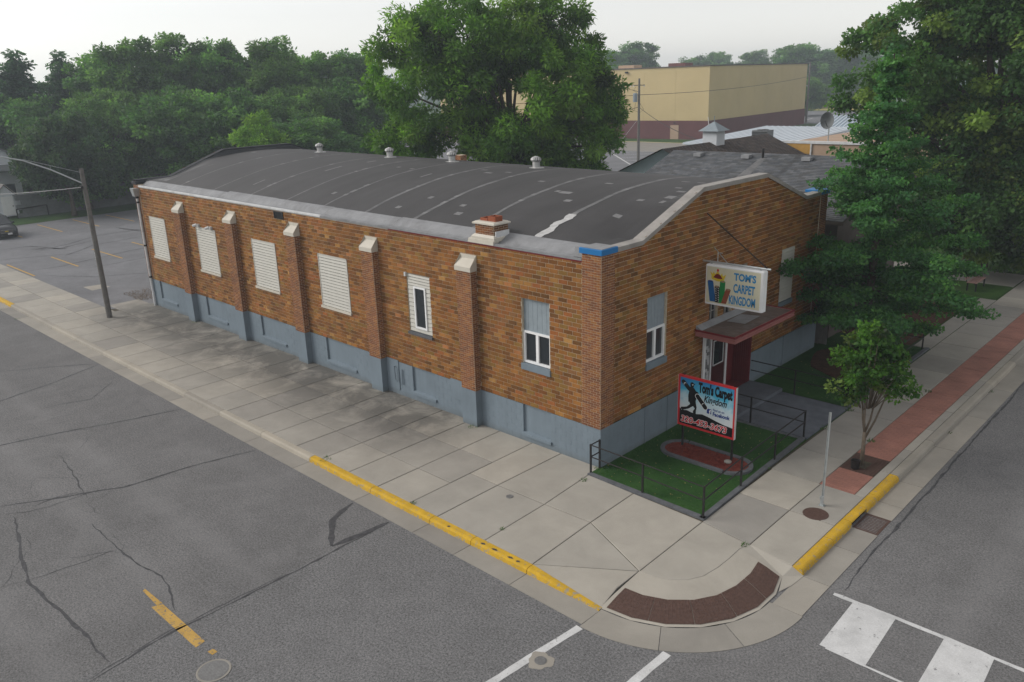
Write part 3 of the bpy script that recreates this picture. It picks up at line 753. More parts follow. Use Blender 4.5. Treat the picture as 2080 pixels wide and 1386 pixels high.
TILE = [(0.249, 0.107, 0.027), (0.198, 0.082, 0.021), (0.150, 0.063, 0.018), (0.282, 0.125, 0.033), (0.217, 0.101, 0.027), (0.174, 0.071, 0.022),
        (0.230, 0.090, 0.027), (0.306, 0.151, 0.042), (0.127, 0.058, 0.018), (0.264, 0.094, 0.028), (0.207, 0.113, 0.029), (0.187, 0.090, 0.035), (0.357, 0.189, 0.058), (0.315, 0.131, 0.046)]
TW = [16, 18, 13, 10, 15, 12, 9, 4, 8, 5, 12, 6, 1.5, 1.5]
BRICK = [(0.230, 0.092, 0.036), (0.202, 0.079, 0.035), (0.254, 0.108, 0.039), (0.179, 0.072, 0.034), (0.274, 0.124, 0.044), (0.159, 0.068, 0.035)]

def courses(u0, u1, z0, z1, bw, bh, openings, top=None, jitter=0.0, cut=True):
    """running bond between u0..u1, clipped to the openings and to a sloping top"""
    out = []; n = int(round((z1 - z0) / bh)); bh = (z1 - z0) / n
    for i in range(n):
        za, zb = z0 + i * bh, z0 + (i + 1) * bh; zc = (za + zb) / 2
        free = [(u0, u1)]
        for (a, b, c, d) in openings:
            if c < zc < d:
                nf = []
                for p, q in free:
                    if b <= p or a >= q: nf.append((p, q)); continue
                    if a > p: nf.append((p, a))
                    if b < q: nf.append((b, q))
                free = nf
        off = (i % 2) * bw / 2 + (random.uniform(-jitter, jitter) * bw if jitter else 0)
        for p, q in free:
            k0 = math.floor((p - u0 - off) / bw); u = u0 + off + k0 * bw
            while u < q - 0.012:
                a, b = max(u, p), min(u + bw, q)
                if b - a > 0.03: out.append((a, b, za, zb))
                u += bw
    if top:
        res = []
        for a, b, za, zb in out:
            ta, tb = top(a), top(b)
            if max(ta, tb) <= za + 0.02: continue
            res.append((a, b, za, min(zb, ta), min(zb, tb)) if min(ta, tb) > za else (a, b, za, max(za, min(zb, ta)), max(za, min(zb, tb))))
        return res
    return [(a, b, za, zb, zb) for a, b, za, zb in out]

_cache = {}
def block_mesh(w, h, proud, ci, pal, name, P):
    key = (name, round(w, 3), round(h, 3), ci, P(1, 0, 0), round(proud, 4))
    if key not in _cache:
        mb = MB(); mb.col = pal[ci]; e = 0.004
        A = [P(0, 0, 0), P(w, 0, 0), P(w, h, 0), P(0, h, 0)]
        B = [P(e, e, proud), P(w - e, e, proud), P(w - e, h - e, proud), P(e, h - e, proud)]
        mb.mesh(A + B, [(4, 5, 6, 7), (0, 1, 5, 4), (1, 2, 6, 5), (2, 3, 7, 6), (3, 0, 4, 7)])
        _cache[key] = mb.data(name)
    return _cache[key]

def lay(cells, parent, place, name, pal, wts, mt, gap, proud, individual, bulk_name, tint=None):
    """place(u, z, d) -> building coordinates; the nearest pieces become objects, the others one joined part"""
    cells = list(cells)
    d = [((Vector(place((c[0] + c[1]) / 2, (c[2] + c[3]) / 2, 0)) - CAM).length, i) for i, c in enumerate(cells)]
    d.sort(); near = set(i for _, i in d[:individual])
    bulk = MB(); h = gap * .42; hu = gap * .68
    for i, (a, b, za, ta, tb) in enumerate(cells):
        ci = random.choices(range(len(pal)), wts)[0]
        if i in near and abs(ta - tb) < 1e-6 and ta - za > .04:
            o0 = Vector(place(a + hu, za + h, 0))
            def P(u, z, dd): return tuple(Vector(place(u, z, dd)) - Vector(place(0, 0, 0)))
            me = block_mesh(b - a - 2 * hu, ta - za - 2 * h, proud, ci, pal, name, P)
            o = bpy.data.objects.new(name, me); COL.objects.link(o); o.parent = parent; o.location = o0
            if len(me.materials) == 0: me.materials.append(mt)
        else:
            c = pal[ci]; k = random.uniform(.93, 1.07); bulk.col = tuple(x * k for x in c)
            e = 0.003
            if ta - za < .012 and tb - za < .012: continue
            A = [place(a + hu, za + h, 0), place(b - hu, za + h, 0), place(b - hu, max(za + h, tb - h), 0), place(a + hu, max(za + h, ta - h), 0)]
            B = [place(a + hu + e, za + h + e, proud), place(b - hu - e, za + h + e, proud), place(b - hu - e, max(za + h + e, tb - h - e), proud), place(a + hu + e, max(za + h + e, ta - h - e), proud)]
            bulk.mesh(A + B, [(4, 5, 6, 7), (0, 1, 5, 4), (1, 2, 6, 5), (2, 3, 7, 6), (3, 0, 4, 7)])
    if bulk.f:
        stuff(bulk.build(bulk_name, mt, parent))

def wall_sheet(u0, u1, z0, z1, openings, place, depth, top=None, extra=()):
    """front face with openings and their reveals"""
    mb = MB()
    us = sorted(set([u0, u1] + [x for o in openings for x in o[:2]] + [e for e in extra if u0 < e < u1]))
    zs = sorted(set([z0, z1] + [x for o in openings for x in o[2:] if z0 < x < z1]))
    for a, b in zip(us[:-1], us[1:]):
        for c, d in zip(zs[:-1], zs[1:]):
            if any(o[0] - 1e-6 <= a and b <= o[1] + 1e-6 and o[2] - 1e-6 <= c and d <= o[3] + 1e-6 for o in openings): continue
            if top and d == z1: mb.face([place(a, c, 0), place(b, c, 0), place(b, top(b), 0), place(a, top(a), 0)])
            else: mb.face([place(a, c, 0), place(b, c, 0), place(b, d, 0), place(a, d, 0)])
    for a, b, c, d in openings:
        c = max(c, z0)
        mb.face([place(a, c, 0), place(a, d, 0), place(a, d, -depth), place(a, c, -depth)])
        mb.face([place(b, c, 0), place(b, d, 0), place(b, d, -depth), place(b, c, -depth)])
        if d < z1 - .01 or top: mb.face([place(a, d, 0), place(b, d, 0), place(b, d, -depth), place(a, d, -depth)])
        if c > z0 + .01: mb.face([place(a, c, 0), place(b, c, 0), place(b, c, -depth), place(a, c, -depth)])
    return mb

def S(u, z, d): return (u, -d, z)        # side wall: u = x, outwards = -y
def F_(u, z, d): return (d, u, z)        # front wall: u = y, outwards = +x

BH = 4.75 / 37
def zc(k): return HF + BH * k
SIDE_WIN = [(-2.92, -1.84), (-8.18, -7.02), (-13.43, -11.57), (-18.36, -16.50), (-23.35, -21.52), (-28.40, -26.65)]
ZB, ZT = zc(10), zc(26)
side_open = [(a, b, ZB, ZT) for a, b in SIDE_WIN]
WALL_D = 0.16
# ---- side wall
sidew = wall_sheet(-L, 0, HF, H, side_open, S, WALL_D).build('side_wall', M['mortar'], store)
PIL = [-(4.776 + 4.9 * k) for k in range(5)]      # right edge of each pilaster
pil_open = [(x - 0.66, x, HF, 5.2) for x in PIL] + [(-0.63, 0.1, HF, H), (-L - .1, -L + .55, HF, H)]
lay(courses(-L, 0, HF, H, 0.325, BH, side_open + pil_open, None, 0.08), sidew, S, 'tile_block', TILE, TW, M['tile'], 0.012, 0.010, 150, 'tile_blocks')
# ---- front wall with its stepped parapet
PK = [(0.0, 6.22), (1.79, 6.22), (4.90, 7.33), (8.90, 7.33), (12.0, 6.22), (13.8, 6.22)]
def prof(y):
    for (a, za), (b, zb) in zip(PK[:-1], PK[1:]):
        if a <= y <= b: return za + (zb - za) * (y - a) / (b - a)
    return 6.22
FW = [(2.15, 3.16, ZB, ZT), (10.42, 11.42, ZB, ZT)]
TR = [(5.60, 6.12, zc(14), zc(26)), (6.50, 7.02, zc(14), zc(26)), (7.40, 7.92, zc(14), zc(26))]
REC = (5.35, 8.50, -0.5, zc(12))
frontw = wall_sheet(0, W, HF, 6.22, FW + TR + [(REC[0], REC[1], HF, REC[3])], F_, WALL_D, prof, [p[0] for p in PK]).build('front_wall', M['mortar'], store)
lay(courses(0, W, HF, HF + BH * 49, 0.325, BH, FW + TR + [REC, (-.1, .56, HF, H + 1), (W - .56, W + .1, HF, H + 1)], prof, 0.08), frontw, F_, 'tile_block', TILE, TW, M['tile'], 0.012, 0.010, 150, 'tile_blocks')
# ---- other walls (back, far side)
g = MB(); poly = [(0.0, -0.6)] + [(W, -0.6)] + [(a, z) for a, z in reversed(PK)]
g.extrude([(-L, y, z) for y, z in poly], (0.30, 0, 0)); bw_ = g.build('back_wall', M['mortar'], store)
cells = courses(0, W, HF, HF + BH * 49, 0.325, BH, [], prof)
lay(cells, bw_, lambda u, z, d: (-L - d, u, z), 'tile_block', TILE, TW, M['tile'], 0.012, 0.010, 0, 'tile_blocks')
g = MB(); g.box(-L, 0, W - .3, W, -0.6, 5.95); g.build('far_side_wall', M['mortar'], store)
g = MB(); g.box(-L + .3, -0.02, 0.29, 0.31, HF, 5.9); g.box(-0.32, -0.30, .3, 5.2, HF, 6.0); g.box(-0.32, -0.30, 8.7, W - .3, HF, 6.0); g.box(-0.32, -0.30, 5.2, 8.7, 2.75, 6.0); g.build('inner_lining', M['blind'], store)

# ---- brick piers
def brick_faces(x0, x1, y0, y1, z0, z1, faces, name_parent):
    def lay_face(u0, u1, place, odd=False):
        lay(courses(u0, u1, z0, z1, 0.205, 0.0677, []), name_parent, place, 'brick', BRICK, [5, 5, 4, 3, 2, 3], M['brick'], 0.010, 0.008, 0, 'brickwork')
    if 'f' in faces: lay_face(x0, x1, lambda u, z, d: (u, y0 - d, z))
    if 'r' in faces: lay_face(y0, y1, lambda u, z, d: (x1 + d, u, z))
    if 'l' in faces: lay_face(y0, y1, lambda u, z, d: (x0 - d, u, z))
for i, x in enumerate(PIL):
    g = MB(); g.box(x - 0.65, x, -0.25, 0.02, HF, 5.05); p_ = g.build('pilaster', M['mortar'], store)
    brick_faces(x - .65, x, -.25, 0, HF, 5.05, 'frl', p_)
    g = MB(); g.box(x - 0.655, x + 0.006, -0.262, 0.0, -0.7, HF + .004); g.build('pilaster_base', M['bluepaint'], store)
    # metal cap with sloping top
    a, b = x - 0.68, x + 0.03
    g = MB(); g.mesh([(a, -.29, 5.05), (b, -.29, 5.05), (b, 0, 5.05), (a, 0, 5.05), (a, -.29, 5.19), (b, -.29, 5.19), (b, -0.015, 5.40), (a, -0.015, 5.40), (a, -0.015, 5.53), (b, -0.015, 5.53), (b, 0.0, 5.53), (a, 0.0, 5.53)],
                     [(3, 2, 1, 0), (0, 1, 5, 4), (4, 5, 6, 7), (7, 6, 9, 8), (8, 9, 10, 11), (1, 2, 10, 9), (1, 9, 6, 5), (0, 4, 7, 8), (0, 8, 11, 3)])
    g.build('pilaster_cap', M['cream'], store)
for (x0, x1, y0, y1, fc, zt) in ((-0.63, 0.03, -0.03, 0.56, 'fr', 6.14), (-0.56, 0.03, W - .56, W + .03, 'r', 6.14), (-L - .03, -L + .55, -.03, .5, 'fl', 6.02)):
    g = MB(); g.box(x0, x1, y0, y1, HF, zt); p_ = g.build('corner_pier', M['mortar'], store)
    brick_faces(x0, x1, y0, y1, HF, zt, fc, p_)
# ---- painted foundation
fo = [(a - .02, b + .02, 0.26, HF) for a, b in SIDE_WIN]
fnd = wall_sheet(-L - .03, 0.03, -0.7, HF, [(a, b, c, HF - .002) for a, b, c, d in fo], lambda u, z, d: (u, -0.018 - d, z), 0.07).build('side_foundation', M['bluepaint'], store)
pf = [(x - 0.67, x + .02, -1, HF) for x in PIL]
lay(courses(-L - .03, 0.03, -0.62, HF, 0.40, 0.2, fo + pf, None), fnd, lambda u, z, d: (u, -0.018 - d, z), 'foundation_block', [(1, 1, 1)], [1], M['bluepaint'], 0.008, 0.0035, 40, 'foundation_blocks')
for a, b, c, d in fo:
    g = MB(); g.box(a, b, 0.045, 0.06, c, d); g.build('infill_panel', M['bluepaint'], store)
    g = MB(); g.hexa([(a - .02, -.075, 0.16), (b + .03, -.075, 0.16), (b + .03, 0.05, 0.16), (a - .02, 0.05, 0.16), (a - .02, -.075, 0.25), (b + .03, -.075, 0.25), (b + .03, 0.05, 0.28), (a - .02, 0.05, 0.28)])
    g.build('basement_sill', M['bluepaint'], store)
ff = [(REC[0], REC[1], -0.7, HF)]
wall_sheet(REC[1], W + .03, -0.7, HF, [], lambda u, z, d: (0.03 + d, u, z), 0.05).build('front_foundation', M['bluepaint'], store)
ffn = wall_sheet(-0.018, REC[0], -0.7, HF, [], lambda u, z, d: (0.03 + d, u, z), 0.05).build('front_foundation', M['bluepaint'], store)
lay(courses(-0.018, W, -0.62, HF, 0.40, 0.2, ff), ffn, lambda u, z, d: (0.03 + d, u, z), 'foundation_block', [(1, 1, 1)], [1], M['bluepaint'], 0.006, 0.003, 30, 'foundation_blocks')
for y in (2.1, 3.3, 11.0):
    g = MB(); g.box(0.03, 0.055, y, y + .035, 0, HF); g.build('conduit', M['bluepaint'], store)
# access hatch and pipes in the third bay
g = MB(); g.box(-9.6, -8.95, -.045, -.018, 0.12, HF + .05); g.build('hatch_door', M['bluepaint'], store)
g = MB(); g.tube([(-9.12, -.03, .98), (-9.10, -.12, 1.0), (-9.06, -.12, .5), (-8.98, -.12, .46)], .022, 6); g.tube([(-8.75, -.06, .95), (-8.75, -.06, .38)], .02, 6); g.build('gas_pipe', M['bluepaint'], store)
g = MB(); g.box(-6.2, -5.5, -.04, -.018, 0.55, HF + .06); g.build('repair_panel', M['bluepaint'], store)

# ---- windows
def slat_panel(a, b, z0, z1, parent, place, n):
    h = (z1 - z0) / n
    for i in range(n):
        za = z0 + i * h + .011; zb = z0 + (i + 1) * h - .011; mb = MB()
        A = [place(a, za, .022), place(b, za, .022), place(b, zb, .008), place(a, zb, .008)]
        B = [place(a, za, -.028), place(b, za, -.028), place(b, zb, -.028), place(a, zb, -.028)]
        mb.mesh(B + A, [(4, 5, 6, 7), (0, 1, 5, 4), (3, 2, 6, 7), (1, 2, 6, 5), (0, 3, 7, 4)]); mb.build('slat', M['siding'], parent)
for a, b in SIDE_WIN[2:]:
    w = MB(); w.box(a + .005, b - .005, 0.03, 0.05, ZB, ZT); wp = w.build('window_panel', M['siding'], store)
    slat_panel(a + .02, b - .02, ZB + .05, ZT - .02, wp, lambda u, z, d: (u, 0.0 - d, z), 17)
    g = MB(); g.box(a, a + .03, -.03, .03, ZB, ZT); g.box(b - .03, b, -.03, .03, ZB, ZT); g.box(a, b, -.03, .03, ZT - .025, ZT); g.build('trim', M['siding'], wp)
    g = MB(); g.box(a - .04, b + .04, -.07, .1, ZB - .05, ZB + .04); g.build('window_sill', M['cream'], wp)
# narrow window set in siding
a, b = SIDE_WIN[1]
w = MB(); w.box(a + .005, b - .005, 0.06, 0.08, ZB, ZT); wp = w.build('window_panel', M['siding'], store)
na, nb, nz0, nz1 = -7.86, -7.26, ZB + .18, 4.10
for (p, q, r0, r1, n) in ((a + .02, na, nz0, nz1, 10), (nb, b - .02, nz0, nz1, 10), (a + .02, b - .02, nz1, ZT - .02, 4), (a + .02, b - .02, ZB + .04, nz0, 1)):
    slat_panel(p, q, r0, r1, wp, lambda u, z, d: (u, 0.03 - d, z), n)
g = MB(); g.box(na, na + .06, -.02, .05, nz0, nz1); g.box(nb - .06, nb, -.02, .05, nz0, nz1); g.box(na + .06, nb - .06, -.02, .05, nz0, nz0 + .06); g.box(na + .06, nb - .06, -.02, .05, nz1 - .06, nz1); g.build('window_frame', M['white'], wp)
g = MB(); g.box(na + .06, nb - .06, .02, .03, nz0 + .06, nz1 - .06); g.build('pane', M['glass'], wp)
g = MB(); g.box(a - .04, b + .04, -.07, .1, ZB - .07, ZB + .02); g.build('window_sill', M['edging'], wp)
# slider windows under grey boards (side and front)
def slider(a, b, place, parent, sgn):
    def bx(u0, u1, d0, d1, z0, z1):
        mb = MB(); p = [place(u0, z0, d0), place(u1, z0, d0), place(u1, z0, d1), place(u0, z0, d1), place(u0, z1, d0), place(u1, z1, d0), place(u1, z1, d1), place(u0, z1, d1)]
        mb.hexa(p); return mb
    zm = ZB + 1.06
    w = bx(a, b, -.15, -.14, ZB, ZT).build('window', M['blind'], parent)
    n = 6; bw = (b - a) / n
    for i in range(n): bx(a + i * bw + .004, a + (i + 1) * bw - .004, -.14, -.09, zm, ZT - .005).build('board', M['greywood'], w)
    fr = MB(); t = .065; md = (a + b) / 2
    for q in (bx(a, a + t, -.13, -.05, ZB + .07, zm), bx(b - t, b, -.13, -.05, ZB + .07, zm), bx(a + t, b - t, -.13, -.05, ZB + .07, ZB + .07 + t), bx(a + t, b - t, -.13, -.05, zm - t, zm), bx(md - .05, md + .05, -.13, -.055, ZB + .07 + t, zm - t)): fr.mesh(q.v, q.f)
    fr.build('window_frame', M['white'], w)
    bx(a + t, md - .05, -.115, -.11, ZB + .13, zm - t).build('pane', M['glass'], w); bx(md + .05, b - t, -.115, -.11, ZB + .13, zm - t).build('pane', M['glass'], w)
    bx(a - .03, b + .03, -.15, .05, ZB - .14, ZB + .05).build('window_sill', M['bluepaint'], w)
slider(SIDE_WIN[0][0], SIDE_WIN[0][1], S, store, 1)
slider(FW[0][0], FW[0][1], F_, store, 1)
a, b = FW[1][:2]
w = MB(); w.box(-.05, -.03, a, b, ZB, ZT); wp = w.build('window_panel', M['siding'], store)
slat_panel(a + .02, b - .02, ZB + .12, ZT - .02, wp, lambda u, z, d: (0.0 + d, u, z), 16)
g = MB(); g.box(-.1, .05, a - .03, b + .03, ZB - .06, ZB + .1); g.build('window_sill', M['bluepaint'], wp)
for a, b, c, d in TR:
    g = MB(); g.box(-.14, -.12, a, b, c, d); wp = g.build('window', M['glass'], store)
    fr = MB(); fr.box(-.12, -.08, a, a + .04, c, d); fr.box(-.12, -.08, b - .04, b, c, d); fr.box(-.12, -.08, (a + b) / 2 - .02, (a + b) / 2 + .02, c, d)
    for k in range(6): fr.box(-.12, -.09, a, b, c + k * (d - c) / 5 - .012, c + k * (d - c) / 5 + .012)
    fr.build('window_frame', M['coping'], wp)
    g = MB(); g.box(-.1, .05, a - .05, b + .05, c - .08, c); g.build('window_sill', M['coping'], wp)

# ---- barrel roof
def rz(y):            # height of the barrel
    t = (y - 6.9) / 6.5
    return 7.16 - 1.06 * t * t
def zr(x, y):         # the sheet dips to the copings at both gables
    k = max(0.0, min(1.0, (x + 2.2) / 1.7)); k2 = max(0.0, min(1.0, (-27.6 - x) / 1.5)); k = max(k * k * (3 - 2 * k), k2 * k2 * (3 - 2 * k2))
    return rz(y) * (1 - k) + min(rz(y), prof(y) + .0) * k
g = MB(); NY = 40; ys = [0.42 + (13.38 - 0.42) * i / NY for i in range(NY + 1)]
XS = [-L + .3, -29.0, -28.7, -28.4, -28, -27.6, -24, -18, -12, -6, -2.2, -1.8, -1.5, -1.2, -.95, -.7, -.5, -0.29]
vs = [(x, y, zr(x, y)) for y in ys for x in XS]; nx = len(XS)
g.mesh(vs, [(j * nx + i, j * nx + i + 1, (j + 1) * nx + i + 1, (j + 1) * nx + i) for j in range(NY) for i in range(nx - 1)])
roof = g.build('roof', M['membrane'], store, smooth=True)
def ribbon(x0f, x1f, y0, y1, dz, n=28):
    mb = MB(); A = []; B = []
    for i in range(n + 1):
        y = y0 + (y1 - y0) * i / n
        xa, xb = x0f(y), x1f(y); A.append((xa, y, zr(xa, y) + dz)); B.append((xb, y, zr(xb, y) + dz))
    mb.mesh(A + B, [(i, n + 1 + i, n + 2 + i, i + 1) for i in range(n)]); return mb
for sx in [-25.6, -22.35, -19.2, -16.35, -13.7, -11.1, -8.4, -5.55, -2.85]:
    ph = random.uniform(0, 6)
    ww = 0.055 if sx < -12 else 0.085
    ribbon(lambda y: sx - ww + .02 * math.sin(2.1 * y + ph) + random.uniform(-.012, .012), lambda y: sx + ww + .02 * math.sin(2.3 * y + ph) + random.uniform(-.012, .012), 0.55, 13.2, 0.005, 60).build('seam', M['seam'], roof)
    for k in range(5):
        y = random.uniform(.8, 7.5); l_ = random.uniform(.12, .3)
        ribbon(lambda q: sx - .10, lambda q: sx + .09, y, y + l_, 0.008, 2).build('seam_patch', M['patch'], roof)
# coating spilled along the first seam
mb = ribbon(lambda y: -2.98 - .05 * math.sin(9 * y) + random.uniform(-.03, .03), lambda y: -2.70 + .06 * math.sin(7 * y) + random.uniform(-.03, .03), .55, 2.3, .011, 18); mb.build('coating_spill', M['silver'], roof)
for x, y, w_, h_ in [(-3.9, 3.2, .28, .2), (-4.6, 3.9, .5, .24), (-5.0, 4.0, .2, .18), (-4.0, 5.5, .3, .16), (-1.5, 2.6, .26, .2), (-1.6, 3.9, .24, .18), (-1.0, 5.2, .3, .18), (-1.4, 5.7, .24, .14), (-.9, 4.4, .3, .3), (-.75, 3.9, .3, .25),
                     (-1.3, 6.9, .3, .14), (-1.9, 6.9, .3, .14), (-7.4, 1.9, .24, .18), (-7.0, 1.3, .3, .2), (-9.4, 2.2, .22, .2), (-6.6, 5.0, .28, .16), (-10.0, 1.2, .24, .18), (-9.9, 5.6, .4, .18), (-9.2, 6.0, .3, .16), (-10.6, 6.1, .3, .14),
                     (-14.5, 1.6, .2, .2), (-15.0, 5.3, .22, .16), (-14.0, 5.2, .25, .16), (-17.8, 5.8, .2, .5), (-18.2, 3.8, .12, .9), (-23.0, 6.5, .3, .16), (-12.2, 4.2, .12, .6), (-20.4, 1.5, .1, .6), (-28.2, 5.9, .3, .25)]:
    ribbon(lambda q: x - w_ / 2, lambda q: x + w_ / 2, y, y + h_, 0.006, 3).build('patch', M['patch'], roof)
ribbon(lambda y: -28.6 + .1 * y, lambda y: -27.6 + .12 * y, .75, 3.2, .006, 8).build('patch', M['seam'], roof)
# eave flashing in lengths, white edge strip
fx = [-29.3, -25, -21, -17, -13, -9, -5.0, -0.64]
for a, b in zip(fx[:-1], fx[1:]):
    w = random.uniform(.55, .72)
    g = MB(); P_ = [(0.005, H - .03), (0.0, H + .03), (0.22, H + .06), (0.45, rz(.45) + .02), (w, rz(w) + .012), (w + .02, rz(w + .02) - .02)]
    k = len(P_); wob = [random.uniform(-.05, .05) for _ in range(2)]
    g.mesh([(a + .004, y, z) for y, z in P_] + [(b - .004, y, z) for y, z in P_], [(i, i + 1, k + i + 1, k + i) for i in range(k - 1)]); g.build('eave_flashing', M['flash'], roof)
for a, b in zip(fx[:-1], fx[1:]):
    g = MB(); g.box(a + .005, b - .005, -.035, .06, H - .015, H + .055); g.build('edge_strip', M['edgewhite'] if a < -13 else M['flash'], roof)
    g = MB(); g.box(a, b, -.016, .05, H - .06, H - .016); g.build('drip_course', M['redmetal'] if a > -13 else M['coping'], roof)
g = MB(); g.box(-L + .3, -.3, W - .45, W + .02, 6.0, 6.09); g.build('far_edge_strip', M['flash'], roof)
# parapet copings
def coping(p0, p1, x0, x1, name, mt, th=.10):
    mb = MB(); mb.hexa([(x0, p0[0], p0[1] - th), (x1, p0[0], p0[1] - th), (x1, p1[0], p1[1] - th), (x0, p1[0], p1[1] - th), (x0, p0[0], p0[1] + .03), (x1, p0[0], p0[1] + .03), (x1, p1[0], p1[1] + .03), (x0, p1[0], p1[1] + .03)])
    return mb.build(name, mt, store)
for p0, p1 in zip(PK[:-1], PK[1:]):
    coping(p0, p1, -.30, .05, 'coping', M['coping']); coping(p0, p1, -L - .05, -L + .34, 'coping', M['blackmem'], .08)
# upstand of the membrane against the gables
for x0, x1, mt in ((-.75, -.29, M['membrane']), (-L + .34, -L + .62, M['blackmem'])):
    mb = MB(); A = []; B = []; C_ = []
    for i in range(41):
        y = .45 + (13.3 - .45) * i / 40
        front = x1 < 0 and x0 > -5
        xa, xb = (x1, x0) if front else (x0, x1)
        A.append((xa, y, max(prof(y) - .02, zr(xa, y) + .006))); B.append((xb, y, zr(xb, y) + .012))
    mb.mesh(A + B, [(i, 41 + i, 42 + i, i + 1) for i in range(40)]); mb.build('upstand', mt, store)
g = MB(); g.box(-.34, -.28, .3, W - .3, 5.9, 6.2); g.build('gable_backing', M['blackmem'], store)
for (x0, x1, y0, y1, zt) in ((-.69, .09, -.09, .62, 6.14), (-.60, .09, W - .60, W + .09, 6.14), (-L - .09, -L + .45, -.09, .55, 6.02), (-L - .09, -L + .5, W - .6, W + .09, 6.1)):
    g = MB(); g.cbox(x0, x1, y0, y1, zt, zt + .15, .015); cc = g.build('corner_cap', M['bluecap'] if x1 > -5 else M['blackmem'], store)
    if x1 > -5 and y0 < 1:
        g = MB(); g.box(x0 + .05, x1 - .05, y0 + .05, y1 - .03, zt + .151, zt + .162); g.build('cap_top', M['flash'], cc)
g = MB(); g.hexa([(-.95, .0, 6.0), (-.35, .0, 6.0), (-.35, .6, 6.0), (-.95, .6, 6.0), (-.92, .05, 6.26), (-.35, .05, 6.27), (-.35, .55, 6.27), (-.92, .5, 6.18)]); g.build('corner_flashing', M['flash'], store)

# louvre hole, downpipe, flood light
g = MB(); g.box(-16.25, -15.6, -.05, -.02, 5.58, 5.60); g.box(-16.25, -15.6, -.05, .0, 5.83, 5.86); g.box(-16.25, -16.2, -.05, .0, 5.6, 5.83); g.box(-15.65, -15.6, -.05, .0, 5.6, 5.83); v_ = g.build('scupper', M['blackmem'], store)
g = MB(); g.box(-16.2, -15.65, -.03, -.012, 5.6, 5.83); g.build('scupper_opening', M['print_black'], v_)
g = MB(); g.tube([(-29.25, -.10, 5.35), (-29.25, -.10, -0.23)], .062, 12); dp = g.build('downpipe', M['edgewhite'], store, smooth=False)
for z in (5.1, 2.9, 1.25):
    g = MB(); g.tube([(-29.25, -.10, z), (-29.25, -.10, z + .09)], .072, 12); g.build('pipe_band', M['black'], dp)
g = MB(); g.hexa([(-29.4, -.25, 5.45), (-29.1, -.25, 5.45), (-29.1, -.03, 5.45), (-29.4, -.03, 5.45), (-29.45, -.32, 5.85), (-29.05, -.32, 5.85), (-29.05, -.03, 5.85), (-29.45, -.03, 5.85)]); g.build('rain_head', M['galv'], dp)
g = MB(); g.tube([(-29.25, -.10, 5.34), (-29.25, -.11, 5.46)], .075, 10); g.build('pipe_boot', M['black'], dp)
for x in (-23.1, -21.9):
    g = MB(); g.box(x, x + .16, -.12, 0, ZT + .02, ZT + .14); g.tube([(x + .05, -.1, ZT + .12), (x - .1, -.22, ZT + .06)], .06, 8); g.build('flood_light', M['edgewhite'], store)
g = MB(); g.box(-8.24, -8.18, -.07, 0, ZT - .12, ZT + .02); g.build('junction_box', M['edgewhite'], store)

# roof ventilators: rest on the roof, one thing each
def turbine(x, y, lab):
    z = rz(y) - 0.0080 * x - .02
    t = thing('roof_ventilator', lab, 'roof vent', (x, y, z), 'turbine vents along the roof ridge')
    g = MB(); g.lathe([(.15, 0), (.15, .26)], (x, y, z), 16); g.build('collar', M['vent'], t)
    g = MB(); g.lathe([(.34, -.01), (.30, .03), (.18, .05)], (x, y, z), 16); g.build('base_flange', M['vent'], t)
    pr = [(.15, .26), (.20, .29), (.225, .34), (.21, .40), (.15, .445), (.06, .47)]
    for k in range(14):
        a0 = 2 * math.pi * k / 14; mb = MB(); A = []; B = []
        for r_, h in pr:
            A.append((x + r_ * math.cos(a0 + h), y + r_ * math.sin(a0 + h), z + h)); B.append((x + r_ * .93 * math.cos(a0 + .36 + h), y + r_ * .93 * math.sin(a0 + .36 + h), z + h))
        n = len(pr); mb.mesh(A + B, [(i, n + i, n + i + 1, i + 1) for i in range(n - 1)]); mb.build('vane', M['vent'], t)
    g = MB(); g.lathe([(.11, .26), (.14, .33), (.10, .43)], (x, y, z), 12); g.build('core', M['black'], t)
    g = MB(); g.lathe([(.075, .46), (.06, .48)], (x, y, z), 12); g.build('top_cap', M['vent'], t)
for x, y, lab in ((-9.3, 7.85, 'turbine roof vent nearest the front gable'), (-14.3, 7.85, 'second turbine roof vent from the front gable'), (-18.7, 7.85, 'third turbine roof vent from the front gable'), (-24.6, 7.85, 'turbine roof vent nearest the back gable')):
    turbine(x, y, lab)

# chimney stack on the side parapet
g = MB(); g.box(-4.80, -4.02, .06, .66, 5.9, 6.50); st = ch = g.build('chimney', M['mortar'], store)
for u0, u1, pf_ in ((-4.80, -4.02, lambda u, z, d: (u, .06 - d, z)), (.06, .66, lambda u, z, d: (-4.02 + d, u, z)), (.06, .66, lambda u, z, d: (-4.80 - d, u, z)), (-4.80, -4.02, lambda u, z, d: (u, .66 + d, z))):
    lay(courses(u0, u1, 6.1, 6.5, .205, .0677, []), st, pf_, 'brick', BRICK, [5, 5, 4, 3, 2, 3], M['brick'], .011, .009, 12, 'brickwork')
g = MB(); g.frustum([(-4.9, -.03), (-3.93, -.03), (-3.93, .75), (-4.9, .75)], [(-4.82, .03), (-4.0, .03), (-4.0, .69), (-4.82, .69)], 6.13, 6.20)
g.prism([(-4.9, -.03), (-3.93, -.03), (-3.93, .75), (-4.9, .75)], 6.02, 6.13); g.hexa([(-5.05, -.05, 5.93), (-3.95, -.05, 5.93), (-3.95, .2, 5.93), (-5.05, .2, 5.93), (-5.02, -.045, 6.05), (-3.95, -.045, 6.05), (-3.95, .2, 6.09), (-5.02, .2, 6.09)]); g.build('base_flashing', M['cream'], ch)
g = MB(); g.box(-3.99, -3.95, .08, .64, 6.1, 6.32); g.build('side_flashing', M['edgewhite'], ch)
